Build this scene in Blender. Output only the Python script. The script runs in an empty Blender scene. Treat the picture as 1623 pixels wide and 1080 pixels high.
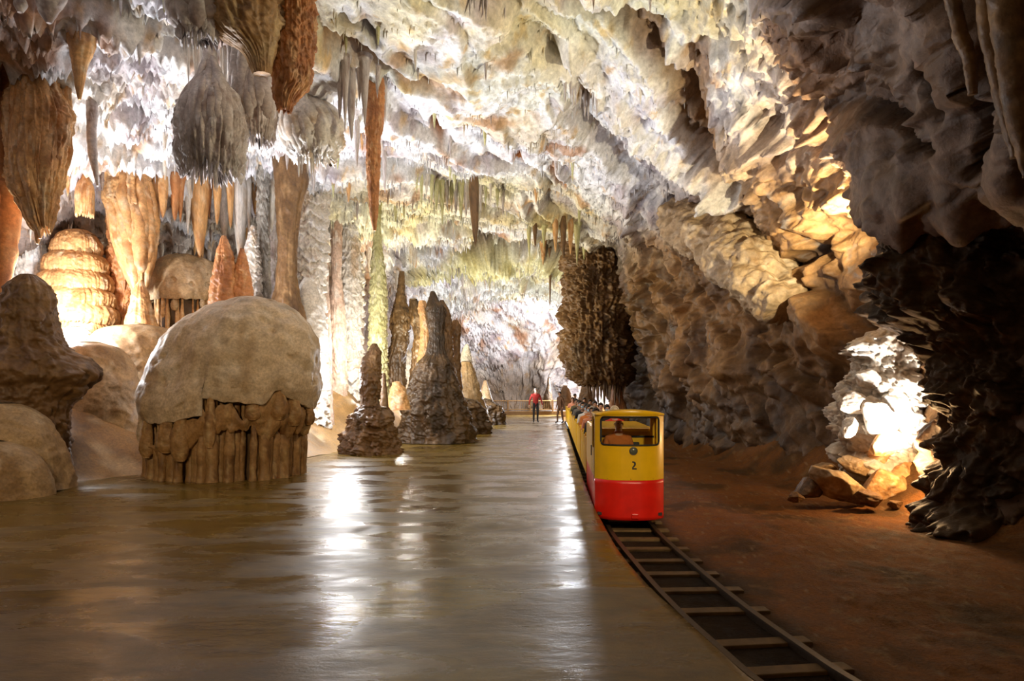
import bpy, bmesh, math, random
import numpy as np
from mathutils import Vector, Matrix

# ------------------------------------------------------------------ camera, light, exposure
SC = bpy.context.scene
COL = SC.collection
F, CX, HY, CZ = 1080.0, 811.5, 617.0, 1.75          # focal length (px), centre column, horizon row, eye height

cam = bpy.data.cameras.new('camera')
cam.sensor_width = 36.0
cam.lens = 36.0 * F / 1623.0
cam.shift_y = (HY - 540.0) / 1623.0
cam.clip_end = 200
co = bpy.data.objects.new('camera', cam)
COL.objects.link(co)
co.location = (0, 0, CZ)
co.rotation_euler = (math.pi / 2, 0, 0)
SC.camera = co

SC.view_settings.view_transform = 'Standard'
SC.view_settings.look = 'None'
SC.view_settings.gamma = 1.0
SC.view_settings.use_curve_mapping = False
SC.view_settings.exposure = 0.15
SC.cycles.use_denoising = True
SC.cycles.max_bounces = 6
SC.cycles.diffuse_bounces = 3
SC.cycles.glossy_bounces = 3
SC.cycles.sample_clamp_indirect = 6.0

w = bpy.data.worlds.new('cave_dark')
w.use_nodes = True
w.node_tree.nodes['Background'].inputs[0].default_value = (0.9, 0.6, 0.3, 1)
w.node_tree.nodes['Background'].inputs[1].default_value = 0.02
SC.world = w

def W(px, py, Y):
    return ((px - CX) / F * Y, Y, CZ + (HY - py) / F * Y)

def lamp(kind, loc, power, color, size=0.25, aim=None, angle=None, blend=0.6):
    l = bpy.data.lights.new('flood_or_fill_light', kind)
    l.energy = power
    l.color = color
    if kind == 'AREA':
        l.size = size
    else:
        l.shadow_soft_size = size
    if kind == 'SPOT':
        l.spot_size = math.radians(angle)
        l.spot_blend = blend
    o = bpy.data.objects.new('flood_or_fill_light', l)
    COL.objects.link(o)
    o.location = loc
    if aim is not None:
        d = Vector(aim) - Vector(loc)
        o.rotation_euler = d.to_track_quat('-Z', 'Y').to_euler()
    return o

COOL = (0.93, 0.95, 1.0)
WARM = (1.0, 0.74, 0.42)
NEUT = (1.0, 0.93, 0.82)
GOLD = (1.0, 0.86, 0.5)
AMB = (1.0, 0.58, 0.22)
lamp('POINT', W(78, 500, 15.8), 800, COOL, 0.3)                     # behind the left tower
lamp('SPOT', W(60, 560, 15.0), 2100, COOL, 0.3, aim=(-7.5, 11.8, 8.6), angle=130)
lamp('POINT', W(545, 600, 19.0), 300, COOL, 0.25)                    # behind the dome
lamp('SPOT', W(505, 640, 17.0), 2400, (0.90, 0.92, 1.0), 0.3, aim=(0.0, 15.5, 9), angle=105)
lamp('SPOT', W(380, 560, 17.0), 1000, COOL, 0.3, aim=(-5, 16, 8), angle=120)
lamp('POINT', W(640, 590, 26.0), 520, NEUT, 0.25)                    # behind the central stalagmites
lamp('SPOT', W(640, 600, 25.5), 1600, GOLD, 0.25, aim=(-1, 27, 8.5), angle=140)
lamp('POINT', W(574, 545, 21.6), 260, NEUT, 0.2)
lamp('POINT', W(735, 600, 31.2), 700, COOL, 0.25)
lamp('POINT', W(915, 590, 46.0), 4200, COOL, 0.3)                     # far passage
lamp('SPOT', (5.95, 11.5, 4.1), 1500, (1, .89, .62), 0.05, aim=(3.2, 14.5, 7.6), angle=150)                     # upper right ledge
lamp('SPOT', (6.55, 11.1, 0.8), 620, (1, .95, .88), 0.08, aim=(6.3, 12.6, 2.4), angle=130)             # niche at the right
lamp('POINT', (6.45, 11.1, 0.7), 110, (1, .62, .28), 0.08)
lamp('SPOT', (-4.0, -3.0, 5.5), 2100, WARM, 0.5, aim=(-6.0, 13, 1.1), angle=34)
lamp('SPOT', (2.6, -1.0, 5.2), 2300, (1.0, .80, .52), 0.3, aim=(1.8, 11, 0.6), angle=18)  # added spot on the camera side, brightens the train front
lamp('POINT', (-3.0, -3.0, 6.5), 170, AMB, 0.5)  # added warm fill, unseen behind the camera
lamp('SPOT', W(800, 640, 34.5), 1800, COOL, 0.25, aim=(0.3, 38, 8), angle=130)


# ------------------------------------------------------------------ noise (numpy)
_rs = np.random.RandomState(7)
_perm = _rs.permutation(256).astype(np.int32)
_perm = np.concatenate([_perm, _perm, _perm])
_g = _rs.normal(size=(256, 3)).astype(np.float32)
_g /= np.linalg.norm(_g, axis=1, keepdims=True)

def gn(P, seed=0):
    """gradient noise, about -1..1"""
    P = np.asarray(P, np.float32) + np.float32(seed * 17.37)
    i = np.floor(P).astype(np.int32)
    f = P - i
    i &= 255
    u = f * f * f * (f * (f * 6 - 15) + 10)
    out = 0
    for dx in (0, 1):
        wx = u[..., 0] if dx else 1 - u[..., 0]
        a = _perm[(i[..., 0] + dx) & 255]
        for dy in (0, 1):
            wy = u[..., 1] if dy else 1 - u[..., 1]
            b = _perm[(a + i[..., 1] + dy) & 255]
            for dz in (0, 1):
                wz = u[..., 2] if dz else 1 - u[..., 2]
                h = _perm[(b + i[..., 2] + dz) & 255]
                g = _g[h]
                d = g[..., 0] * (f[..., 0] - dx) + g[..., 1] * (f[..., 1] - dy) + g[..., 2] * (f[..., 2] - dz)
                out = out + wx * wy * wz * d
    return out * 1.6

def fbm(P, scale, octv=4, seed=0, gain=0.5):
    P = np.asarray(P, np.float32) / np.float32(1) 
    o = 0; a = 1.0; s = 1.0 / scale; n = 0
    for k in range(octv):
        o = o + a * gn(P * s, seed + k * 3)
        n += a; a *= gain; s *= 2.03
    return o / n

def ridged(P, scale, octv=4, seed=0, gain=0.5):
    o = 0; a = 1.0; s = 1.0 / scale; n = 0
    for k in range(octv):
        o = o + a * (1 - 2 * np.abs(gn(P * s, seed + k * 5)))
        n += a; a *= gain; s *= 2.07
    return o / n

def worley(P, scale, seed=0):
    """distance to the nearest jittered cell point, and F2-F1"""
    P = np.asarray(P, np.float32) / scale + seed * 3.7
    i = np.floor(P).astype(np.int32)
    f1 = np.full(P.shape[:-1], 9.0, np.float32); f2 = f1.copy()
    for dx in (-1, 0, 1):
        for dy in (-1, 0, 1):
            for dz in (-1, 0, 1):
                c = i + np.array([dx, dy, dz], np.int32)
                h = _perm[(_perm[(_perm[c[..., 0] & 255] + c[..., 1]) & 255] + c[..., 2]) & 255]
                jit = _g[h] * 0.42 + 0.5
                d = np.sqrt(((c + jit - P) ** 2).sum(-1))
                f2 = np.minimum(f2, np.maximum(f1, d))
                f1 = np.minimum(f1, d)
    return f1, f2 - f1

def facet(P, scale, seed=0, crack=0.28):
    """every cell its own tilted plane, parted by recessed cracks: fractured stone"""
    P = np.asarray(P, np.float32) / scale + seed * 3.7
    i = np.floor(P).astype(np.int32)
    f1 = np.full(P.shape[:-1], 9.0, np.float32); f2 = f1.copy(); val = np.zeros_like(f1)
    for dx in (-1, 0, 1):
        for dy in (-1, 0, 1):
            for dz in (-1, 0, 1):
                c = i + np.array([dx, dy, dz], np.int32)
                h = _perm[(_perm[(_perm[c[..., 0] & 255] + c[..., 1]) & 255] + c[..., 2]) & 255]
                r = P - (c + _g[h] * 0.42 + 0.5)
                d = np.sqrt((r ** 2).sum(-1))
                v = 1.3 * (r * _g[(h + 91) & 255]).sum(-1) + 0.25 * _g[(h + 17) & 255][..., 0]
                m = d < f1
                f2 = np.where(m, f1, np.minimum(f2, d))
                f1 = np.where(m, d, f1); val = np.where(m, v, val)
    t = np.clip((f2 - f1) / crack, 0, 1); t = t * t * (3 - 2 * t)
    return (val + 0.35) * t - 0.2

def sstep(a, b, x):
    t = np.clip((x - a) / (b - a + 0.0), 0, 1)
    return t * t * (3 - 2 * t)

def mix(a, b, t):
    a = np.asarray(a, np.float32); b = np.asarray(b, np.float32)
    return a + (b - a) * t[..., None]

# ------------------------------------------------------------------ mesh helpers
def mesh_np(name, V, Q, mat=None, col=None, smooth=True):
    V = np.ascontiguousarray(V, np.float32).reshape(-1, 3)
    Q = np.ascontiguousarray(Q, np.int32)
    k = Q.shape[1]
    me = bpy.data.meshes.new(name)
    me.vertices.add(len(V)); me.vertices.foreach_set('co', V.ravel())
    me.loops.add(Q.size); me.loops.foreach_set('vertex_index', Q.ravel())
    me.polygons.add(len(Q))
    me.polygons.foreach_set('loop_start', np.arange(0, Q.size, k, dtype=np.int32))
    me.polygons.foreach_set('loop_total', np.full(len(Q), k, np.int32))
    if smooth:
        me.polygons.foreach_set('use_smooth', np.ones(len(Q), bool))
    me.update(calc_edges=True)
    if col is not None:
        c = np.ones((len(V), 4), np.float32); c[:, :3] = np.clip(col.reshape(-1, 3), 0, 1)
        at = me.color_attributes.new('tint', 'FLOAT_COLOR', 'POINT')
        at.data.foreach_set('color', c.ravel())
    if mat: me.materials.append(mat)
    return me

def link(name, me, parent=None, kind=None, **props):
    o = bpy.data.objects.new(name, me)
    COL.objects.link(o)
    if parent is not None: o.parent = parent
    if kind: o['kind'] = kind
    for k, v in props.items(): o[k] = v
    return o

def tag(o, label, category, group=None):
    o['label'] = label; o['category'] = category
    if group: o['group'] = group
    return o

def empty(name, loc=(0, 0, 0), rz=0.0):
    o = bpy.data.objects.new(name, None)
    COL.objects.link(o); o.location = loc; o.rotation_euler = (0, 0, rz)
    o.empty_display_size = 0.2
    return o

def grid_quads(nu, nv, wrap=False):
    """nu rows by nv columns"""
    i, j = np.meshgrid(np.arange(nu - 1), np.arange(nv if wrap else nv - 1), indexing='ij')
    j2 = (j + 1) % nv
    return np.stack([i * nv + j, i * nv + j2, (i + 1) * nv + j2, (i + 1) * nv + j], -1).reshape(-1, 4)

# ------------------------------------------------------------------ materials
def new_mat(name):
    m = bpy.data.materials.new(name); m.use_nodes = True
    nt = m.node_tree
    return m, nt, nt.nodes['Principled BSDF']

def N(nt, t, **kw):
    n = nt.nodes.new(t)
    for k, v in kw.items():
        if k.startswith('i_'):
            key = k[2:]
            key = int(key) if key.isdigit() else key.replace('_', ' ')
            n.inputs[key].default_value = v
        else:
            setattr(n, k, v)
    return n

def simple(name, color, rough=0.5, metal=0.0, var=0.12, scale=12, bump=0.0, coat=0.0):
    m, nt, b = new_mat(name)
    b.inputs['Roughness'].default_value = rough
    b.inputs['Metallic'].default_value = metal
    if coat: b.inputs['Coat Weight'].default_value = coat
    tc = N(nt, 'ShaderNodeTexCoord')
    nz = N(nt, 'ShaderNodeTexNoise', i_Scale=scale, i_Detail=5.0)
    nt.links.new(tc.outputs['Object'], nz.inputs['Vector'])
    rp = N(nt, 'ShaderNodeMapRange', i_1=0.3, i_2=0.7, i_3=1 - var, i_4=1 + var)
    nt.links.new(nz.outputs[0], rp.inputs[0])
    vm = N(nt, 'ShaderNodeVectorMath', operation='SCALE')
    vm.inputs[0].default_value = color[:3]
    nt.links.new(rp.outputs[0], vm.inputs['Scale'])
    nt.links.new(vm.outputs[0], b.inputs['Base Color'])
    if bump:
        bp = N(nt, 'ShaderNodeBump', i_Strength=bump, i_Distance=0.01)
        nt.links.new(nz.outputs[0], bp.inputs['Height'])
        nt.links.new(bp.outputs[0], b.inputs['Normal'])
    return m

def rock_mat(name, rough=0.55, bump=0.6, fine=9.0, dist=0.05, spec=0.4):
    """reads the tint stored on the mesh, adds fine mottling and relief"""
    m, nt, b = new_mat(name)
    b.inputs['Specular IOR Level'].default_value = spec
    at = N(nt, 'ShaderNodeAttribute', attribute_name='tint')
    tc = N(nt, 'ShaderNodeTexCoord')
    n1 = N(nt, 'ShaderNodeTexNoise', i_Scale=fine, i_Detail=8.0, i_Roughness=0.65)
    n2 = N(nt, 'ShaderNodeTexNoise', i_Scale=fine * 0.22, i_Detail=4.0, i_Roughness=0.6)
    mu = N(nt, 'ShaderNodeTexMusgrave') if hasattr(bpy.types, 'ShaderNodeTexMusgrave') else None
    for n in (n1, n2): nt.links.new(tc.outputs['Object'], n.inputs['Vector'])
    r1 = N(nt, 'ShaderNodeMapRange', i_1=0.3, i_2=0.7, i_3=0.72, i_4=1.2)
    nt.links.new(n1.outputs[0], r1.inputs[0])
    r2 = N(nt, 'ShaderNodeMapRange', i_1=0.35, i_2=0.65, i_3=0.85, i_4=1.1)
    nt.links.new(n2.outputs[0], r2.inputs[0])
    mm = N(nt, 'ShaderNodeMath', operation='MULTIPLY')
    nt.links.new(r1.outputs[0], mm.inputs[0]); nt.links.new(r2.outputs[0], mm.inputs[1])
    vm = N(nt, 'ShaderNodeVectorMath', operation='SCALE')
    nt.links.new(at.outputs['Color'], vm.inputs[0]); nt.links.new(mm.outputs[0], vm.inputs['Scale'])
    gm = N(nt, 'ShaderNodeGamma'); gm.inputs[1].default_value = 1.22
    nt.links.new(vm.outputs[0], gm.inputs[0]); nt.links.new(gm.outputs[0], b.inputs['Base Color'])
    rr = N(nt, 'ShaderNodeMapRange', i_1=0.3, i_2=0.7, i_3=rough - 0.12, i_4=rough + 0.2)
    nt.links.new(n2.outputs[0], rr.inputs[0]); nt.links.new(rr.outputs[0], b.inputs['Roughness'])
    bp = N(nt, 'ShaderNodeBump', i_Strength=bump, i_Distance=dist)
    nt.links.new(n1.outputs[0], bp.inputs['Height'])
    nt.links.new(bp.outputs[0], b.inputs['Normal'])
    return m

M_ROCK = rock_mat('cave_limestone')
M_FLOW = rock_mat('flowstone', rough=0.45, bump=0.45, fine=14, dist=0.025, spec=0.5)
M_SMOOTH = rock_mat('smooth_flowstone', rough=0.5, bump=0.35, fine=22, dist=0.015, spec=0.4)
M_GROUND = rock_mat('trodden_gravel', rough=0.85, bump=0.9, fine=30, dist=0.03, spec=0.2)

# ------------------------------------------------------------------ cave shell: lofted tunnel sections, then real relief
R_ = [  # thirteen points per section, from the left floor over the roof to the right floor: (x, Y, z)
 [(-9,-7,-1),(-14,-7,-1),(-15,-7,3),(-13,-7,7),(-9,-7,8.6),(-5,-7,9.2),(-1,-7,9.2),(2,-7,8.8),(4,-7,8.0),(6,-7,6.0),(7.4,-7,4.0),(7.6,-7,2),(7.4,-7,-1)],
 [(-9,2,-1),(-14,2,-1),(-15,2,3),(-13,2,7),(-9,2,8.6),(-5,2,9.2),(-1,2,9.2),(1.8,2,8.8),(3.6,2,8.0),(5.5,2,6.2),(7.2,2,4.2),(7.6,2,2),(7.4,2,-1)],
 [(-9,9,-1),(-14,9,-1),(-15,9,3),(-13.3,9,6.8),(-9.5,9,8.5),(-5,9,9.0),(-1,9,9.2),(1.8,9,8.9),(3.5,9,7.8),(4.9,9,5.6),(5.5,9,4.3),(7.3,9.2,3.6),(7.4,9,-1)],
 [(-9,12.5,-1),(-14,12.5,-1),(-15,12.5,3),(-13.3,12.5,6.8),(-9.5,12.5,8.3),(-5,12.5,8.7),(-1,12.5,9.1),(2,12.5,9.2),(4.3,12.5,8.3),(5.9,12.5,6.4),(6.8,12.5,4.6),(7.1,12.5,2.2),(7.1,12.5,-1)],
 [(-9,17,-1),(-14,17,-1),(-14.6,17,3),(-12.6,17,6.4),(-9,17,7.8),(-5,17,8.3),(-1,17,8.8),(2,17,8.8),(4.2,17,7.9),(5.8,17,6.3),(6.3,17,4.4),(6.2,17,2.2),(6.7,17,-1)],
 [(-8,21.5,-1),(-13.2,22,-1),(-13.4,22.5,3),(-11.8,22,6),(-8.4,21,7.4),(-4.6,21,8.2),(-1,21.5,8.7),(1.6,22,8.5),(3.7,22,7.6),(5.0,22,6.2),(5.6,22,4.3),(5.7,22,2.2),(6.6,22,-1)],
 [(-6,24,-1),(-9.6,24.5,-1),(-9.8,25.2,3),(-8.6,24.5,6.2),(-6.4,24,7.7),(-3.8,25,8.4),(-1,26,8.7),(1.4,27,8.4),(3.4,27,7.5),(4.6,27,6.0),(5.0,27,4.2),(5.2,27,2.2),(6.0,27,-1)],
 [(-4.5,30,-1),(-7.0,30.5,-1),(-7.2,31,3),(-6.6,31,6.2),(-4.8,31,8.2),(-2.6,32,8.8),(-.4,33,8.9),(1.6,34,8.4),(3.4,34,7.2),(4.4,34,5.8),(4.9,34,4.2),(5.2,34,2.2),(5.6,34,-1)],
 [(-3.5,40,-1),(-5.6,40,-1),(-6,40,3),(-5.4,40,5.2),(-4,40,6.9),(-2.2,40,7.5),(-.2,40,7.6),(2,40,7.5),(4.0,40,6.6),(5.4,40,5.2),(5.9,40,4.0),(6.2,40,2.2),(6.4,40,-1)],
 [(-3.5,50,-1),(-6.2,50,-1),(-6.6,50,3),(-6,50,5.5),(-4.4,50,7.2),(-2.4,50,8.2),(0,50,8.4),(2.4,50,8.2),(4.6,50,7.2),(6.2,50,5.5),(6.8,50,4),(7,50,2.2),(7,50,-1)],
 [(-1.5,54.5,-1),(-3.2,54.5,-1),(-3.2,55.5,1.8),(-2.8,55.5,3),(-2,55.5,4),(-1,55.5,4.6),(0.2,56,4.8),(1.4,56,4.6),(2.4,55.5,4.0),(3.2,55.5,3),(3.6,55.5,2.4),(3.8,55.5,1.2),(3.8,54.5,-1)],
 [(0.08,57,-1.00),(0.10,57,-1.00),(0.12,57,-1.00),(0.14,57,-1.00),(0.16,57,-1.00),(0.18,57,-1.00),(0.20,57,-1.00),(0.22,57,-1.00),(0.24,57,-1.00),(0.26,57,-1.00),(0.28,57,-1.00),(0.30,57,-1.00),(0.32,57,-1.00)],
]
def cubic(A, ts, tq):
    """Catmull-Rom along axis 0 at non-uniform knots"""
    A = np.asarray(A, np.float64); ts = np.asarray(ts, float)
    k = np.clip(np.searchsorted(ts, tq, side='right') - 1, 0, len(ts) - 2)
    m = np.zeros_like(A)
    sh = (-1,) + (1,) * (A.ndim - 1)
    m[1:-1] = (A[2:] - A[:-2]) / (ts[2:] - ts[:-2]).reshape(sh)
    m[0] = (A[1] - A[0]) / (ts[1] - ts[0]); m[-1] = (A[-1] - A[-2]) / (ts[-1] - ts[-2])
    h = (ts[k + 1] - ts[k]); t = (tq - ts[k]) / h
    t = t.reshape(sh); h = h.reshape(sh)
    return ((2*t**3 - 3*t**2 + 1) * A[k] + (t**3 - 2*t**2 + t) * h * m[k] + (-2*t**3 + 3*t**2) * A[k+1] + (t**3 - t**2) * h * m[k+1])

rows_per = [40, 60, 75, 85, 90, 80, 85, 70, 60, 50, 30]
cols_per = [8, 30, 60, 70, 80, 80, 75, 75, 80, 75, 70, 50]
SECT = np.array(R_, float)
tq = np.concatenate([np.linspace(i, i + 1, n, endpoint=False) for i, n in enumerate(rows_per)] + [[len(rows_per)]])
uq = np.concatenate([np.linspace(i, i + 1, n, endpoint=False) for i, n in enumerate(cols_per)] + [[len(cols_per)]])
S1 = cubic(SECT, np.arange(len(R_)), tq)
S2 = cubic(S1.transpose(1, 0, 2), np.arange(13), uq).transpose(1, 0, 2).astype(np.float32)
NR, NC = S2.shape[:2]

def grid_normals(G):
    a = np.gradient(G, axis=0); b = np.gradient(G, axis=1)
    n = np.cross(a, b)
    n /= np.linalg.norm(n, axis=-1, keepdims=True) + 1e-9
    return n
SN = grid_normals(S2)          # sign fixed so that it points into the cave
cen = np.array([-1.0, 0, 3.0], np.float32) + S2 * np.array([0, 1, 0], np.float32)
if ((SN * (cen - S2)).sum(-1)).mean() < 0: SN = -SN
P0 = S2.copy()
U = np.broadcast_to(uq[None, :], (NR, NC)); T = np.broadcast_to(tq[:, None], (NR, NC))
ceilw = sstep(2.6, 3.6, U) * (1 - sstep(8.4, 9.4, U))        # 1 on the roof
rightw = sstep(8.0, 9.5, U)
leftw = 1 - sstep(2.6, 3.6, U)
farw = sstep(5.5, 7.5, T)
px_ = P0[..., 0]; py_ = P0[..., 1]; pz_ = P0[..., 2]
# long slanting steps across the roof
warp = fbm(P0, 5.0, 3, 11)
q = px_ * 0.85 - py_ * 0.42 + warp * 2.2
al = px_ * 0.42 + py_ * 0.85
saw = (q / 2.9) % 1.0
stepd = (saw * (1 - sstep(.9, 1, saw)) - 0.45) * 0.9
saw2 = ((q + 0.7 * fbm(P0, 1.6, 2, 40)) / 1.05) % 1.0
saw2 = saw2 * (1 - sstep(.82, 1, saw2))
stp = stepd * 0.75 + (saw2 - 0.4) * 0.24 * (1 - sstep(6.6, 7.6, U))
PQ = np.stack([q * 1.0, al * 0.35, pz_ * 0.8], -1)
d = 0.75 * fbm(P0, 4.2, 3, 1)
d = d + (ceilw * 0.85 + rightw * 0.3) * stp
# rotated frame for the right wall: blocks drawn out along a slope running down towards the camera
ca, sa = math.cos(0.75), math.sin(0.75)
sl = (-py_ * ca - pz_ * sa); pr = (-py_ * sa + pz_ * ca)
wv = np.stack([fbm(P0, 1.3, 3, 31), fbm(P0, 1.3, 3, 32), fbm(P0, 1.3, 3, 33)], -1)
PR = np.stack([px_, sl * 0.5, pr * 1.15], -1) + 0.45 * wv
PC = np.stack([q * 1.1, al * 0.5, pz_], -1) + 0.4 * wv
rz = sstep(7.0, 8.6, U)                                   # right flank and wall
mid = sstep(4.6, 5.6, U) * (1 - rz)
d = d + rz * (0.62 * facet(PR, 2.1, 3) + 0.30 * facet(PR, 0.85, 4) + 0.11 * facet(P0 + 0.15 * wv, 0.36, 5))
d = d + mid * (0.36 * facet(PC, 2.6, 6) + 0.08 * facet(PC, 0.9, 7) + 0.02 * facet(P0 + 0.2 * wv, 0.35, 8))
d = d + (0.20 * ridged(PQ, 1.4, 3, 5) + 0.14 * fbm(P0, 0.8, 4, 9)) * (1 - 0.45 * rz)
d = d + 0.035 * ridged(P0, 0.25, 3, 15)
# pits, mostly on the right
f1, f21 = worley(P0 * np.array([1, 0.8, 1.0], np.float32) + 0.25 * wv, 0.8, 2)
pitm = sstep(-0.1, 0.25, fbm(P0, 2.0, 2, 77))
d = d - rz * pitm * 0.38 * sstep(0.42, 0.16, f1)
# drip fluting on the left and far walls
PF = P0 * np.array([1, 1, 0.16], np.float32)
d = d + 0.36 * ridged(PF, 0.8, 4, 21) * np.maximum(leftw, farw * 0.6)
# knobbly roof on the left, hung with drips
knob = sstep(2.5, 3.4, U) * (1 - sstep(4.3, 5.6, U)) + 0.35 * farw * ceilw
kn = ridged(P0, 0.34, 3, 60, gain=0.6)
d = d + 0.30 * facet(P0 + 0.3 * wv, 1.3, 12) * np.clip(knob, 0, 1)
d = d + 0.15 * kn * np.clip(knob, 0, 1) * sstep(-0.3, 0.3, fbm(P0, 1.5, 2, 61))
# single features of this cave: gullies, ribs, hollows and pits, each following its own line over the rock
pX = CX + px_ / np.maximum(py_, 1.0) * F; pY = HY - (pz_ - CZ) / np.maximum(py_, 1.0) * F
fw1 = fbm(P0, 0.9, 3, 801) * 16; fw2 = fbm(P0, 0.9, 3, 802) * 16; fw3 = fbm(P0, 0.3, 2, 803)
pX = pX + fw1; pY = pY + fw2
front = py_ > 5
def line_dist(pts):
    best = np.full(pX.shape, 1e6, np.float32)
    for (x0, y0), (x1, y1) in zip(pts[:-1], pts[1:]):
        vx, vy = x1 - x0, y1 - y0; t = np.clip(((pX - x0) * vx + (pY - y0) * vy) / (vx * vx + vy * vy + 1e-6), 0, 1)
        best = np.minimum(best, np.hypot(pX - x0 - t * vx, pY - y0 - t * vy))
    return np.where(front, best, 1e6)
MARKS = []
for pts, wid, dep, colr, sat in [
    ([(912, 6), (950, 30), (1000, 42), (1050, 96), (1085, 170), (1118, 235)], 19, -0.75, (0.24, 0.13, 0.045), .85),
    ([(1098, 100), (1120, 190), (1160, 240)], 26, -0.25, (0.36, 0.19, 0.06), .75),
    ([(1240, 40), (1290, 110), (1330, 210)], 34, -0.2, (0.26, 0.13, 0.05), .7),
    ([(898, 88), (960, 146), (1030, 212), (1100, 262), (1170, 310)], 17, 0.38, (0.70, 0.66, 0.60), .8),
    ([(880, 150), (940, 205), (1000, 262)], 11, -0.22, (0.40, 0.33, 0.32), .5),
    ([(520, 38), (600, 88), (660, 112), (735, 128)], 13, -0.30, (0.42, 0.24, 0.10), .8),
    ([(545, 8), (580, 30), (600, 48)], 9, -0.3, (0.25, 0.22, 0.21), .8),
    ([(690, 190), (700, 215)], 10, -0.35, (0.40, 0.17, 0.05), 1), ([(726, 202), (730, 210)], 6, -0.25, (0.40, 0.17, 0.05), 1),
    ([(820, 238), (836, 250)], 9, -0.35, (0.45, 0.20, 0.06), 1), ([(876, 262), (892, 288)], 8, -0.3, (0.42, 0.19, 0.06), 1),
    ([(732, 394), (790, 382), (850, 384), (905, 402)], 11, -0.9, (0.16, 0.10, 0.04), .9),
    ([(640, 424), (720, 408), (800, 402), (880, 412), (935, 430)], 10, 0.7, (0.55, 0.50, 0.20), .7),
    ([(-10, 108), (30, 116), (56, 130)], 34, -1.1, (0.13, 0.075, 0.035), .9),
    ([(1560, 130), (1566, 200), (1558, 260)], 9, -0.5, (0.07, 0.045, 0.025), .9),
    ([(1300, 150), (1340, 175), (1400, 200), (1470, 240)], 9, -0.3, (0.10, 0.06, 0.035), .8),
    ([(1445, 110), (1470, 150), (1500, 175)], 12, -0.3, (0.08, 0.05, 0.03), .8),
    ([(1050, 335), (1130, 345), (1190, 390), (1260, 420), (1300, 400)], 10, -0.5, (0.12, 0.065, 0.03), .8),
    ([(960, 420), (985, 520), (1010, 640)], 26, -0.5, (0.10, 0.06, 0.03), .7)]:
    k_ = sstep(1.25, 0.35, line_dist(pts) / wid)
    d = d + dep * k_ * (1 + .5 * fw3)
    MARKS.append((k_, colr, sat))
# small sharp pits in the lamp-lit limestone of the upper right
g1, g21 = worley(P0 * np.array([1, .8, 1], np.float32) + .12 * wv, 0.42, 8)
gold = sstep(6.4, 7.3, U) * (1 - sstep(9.6, 10.4, U)) * sstep(2.2, 2.6, T) * (1 - sstep(4.6, 5.2, T))
d = d - gold * 0.20 * sstep(0.38, 0.12, g1) + gold * 0.05 * facet(P0 + .1 * wv, .22, 61)
edge = np.clip(d, -2.0, 1.6)
S = P0 + SN * edge[..., None]
# drips: pull lit knobs downwards
S[..., 2] -= np.clip(knob, 0, 1) * 0.30 * np.clip(kn - 0.45, 0, 1) * 2.0
S[..., 2] -= ceilw * 0.07 * np.clip(ridged(P0, 0.22, 2, 71) - 0.5, 0, 1) * 2.0
SNf = grid_normals(S.astype(np.float32))
if (SNf * SN).sum(-1).mean() < 0: SNf = -SNf

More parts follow.
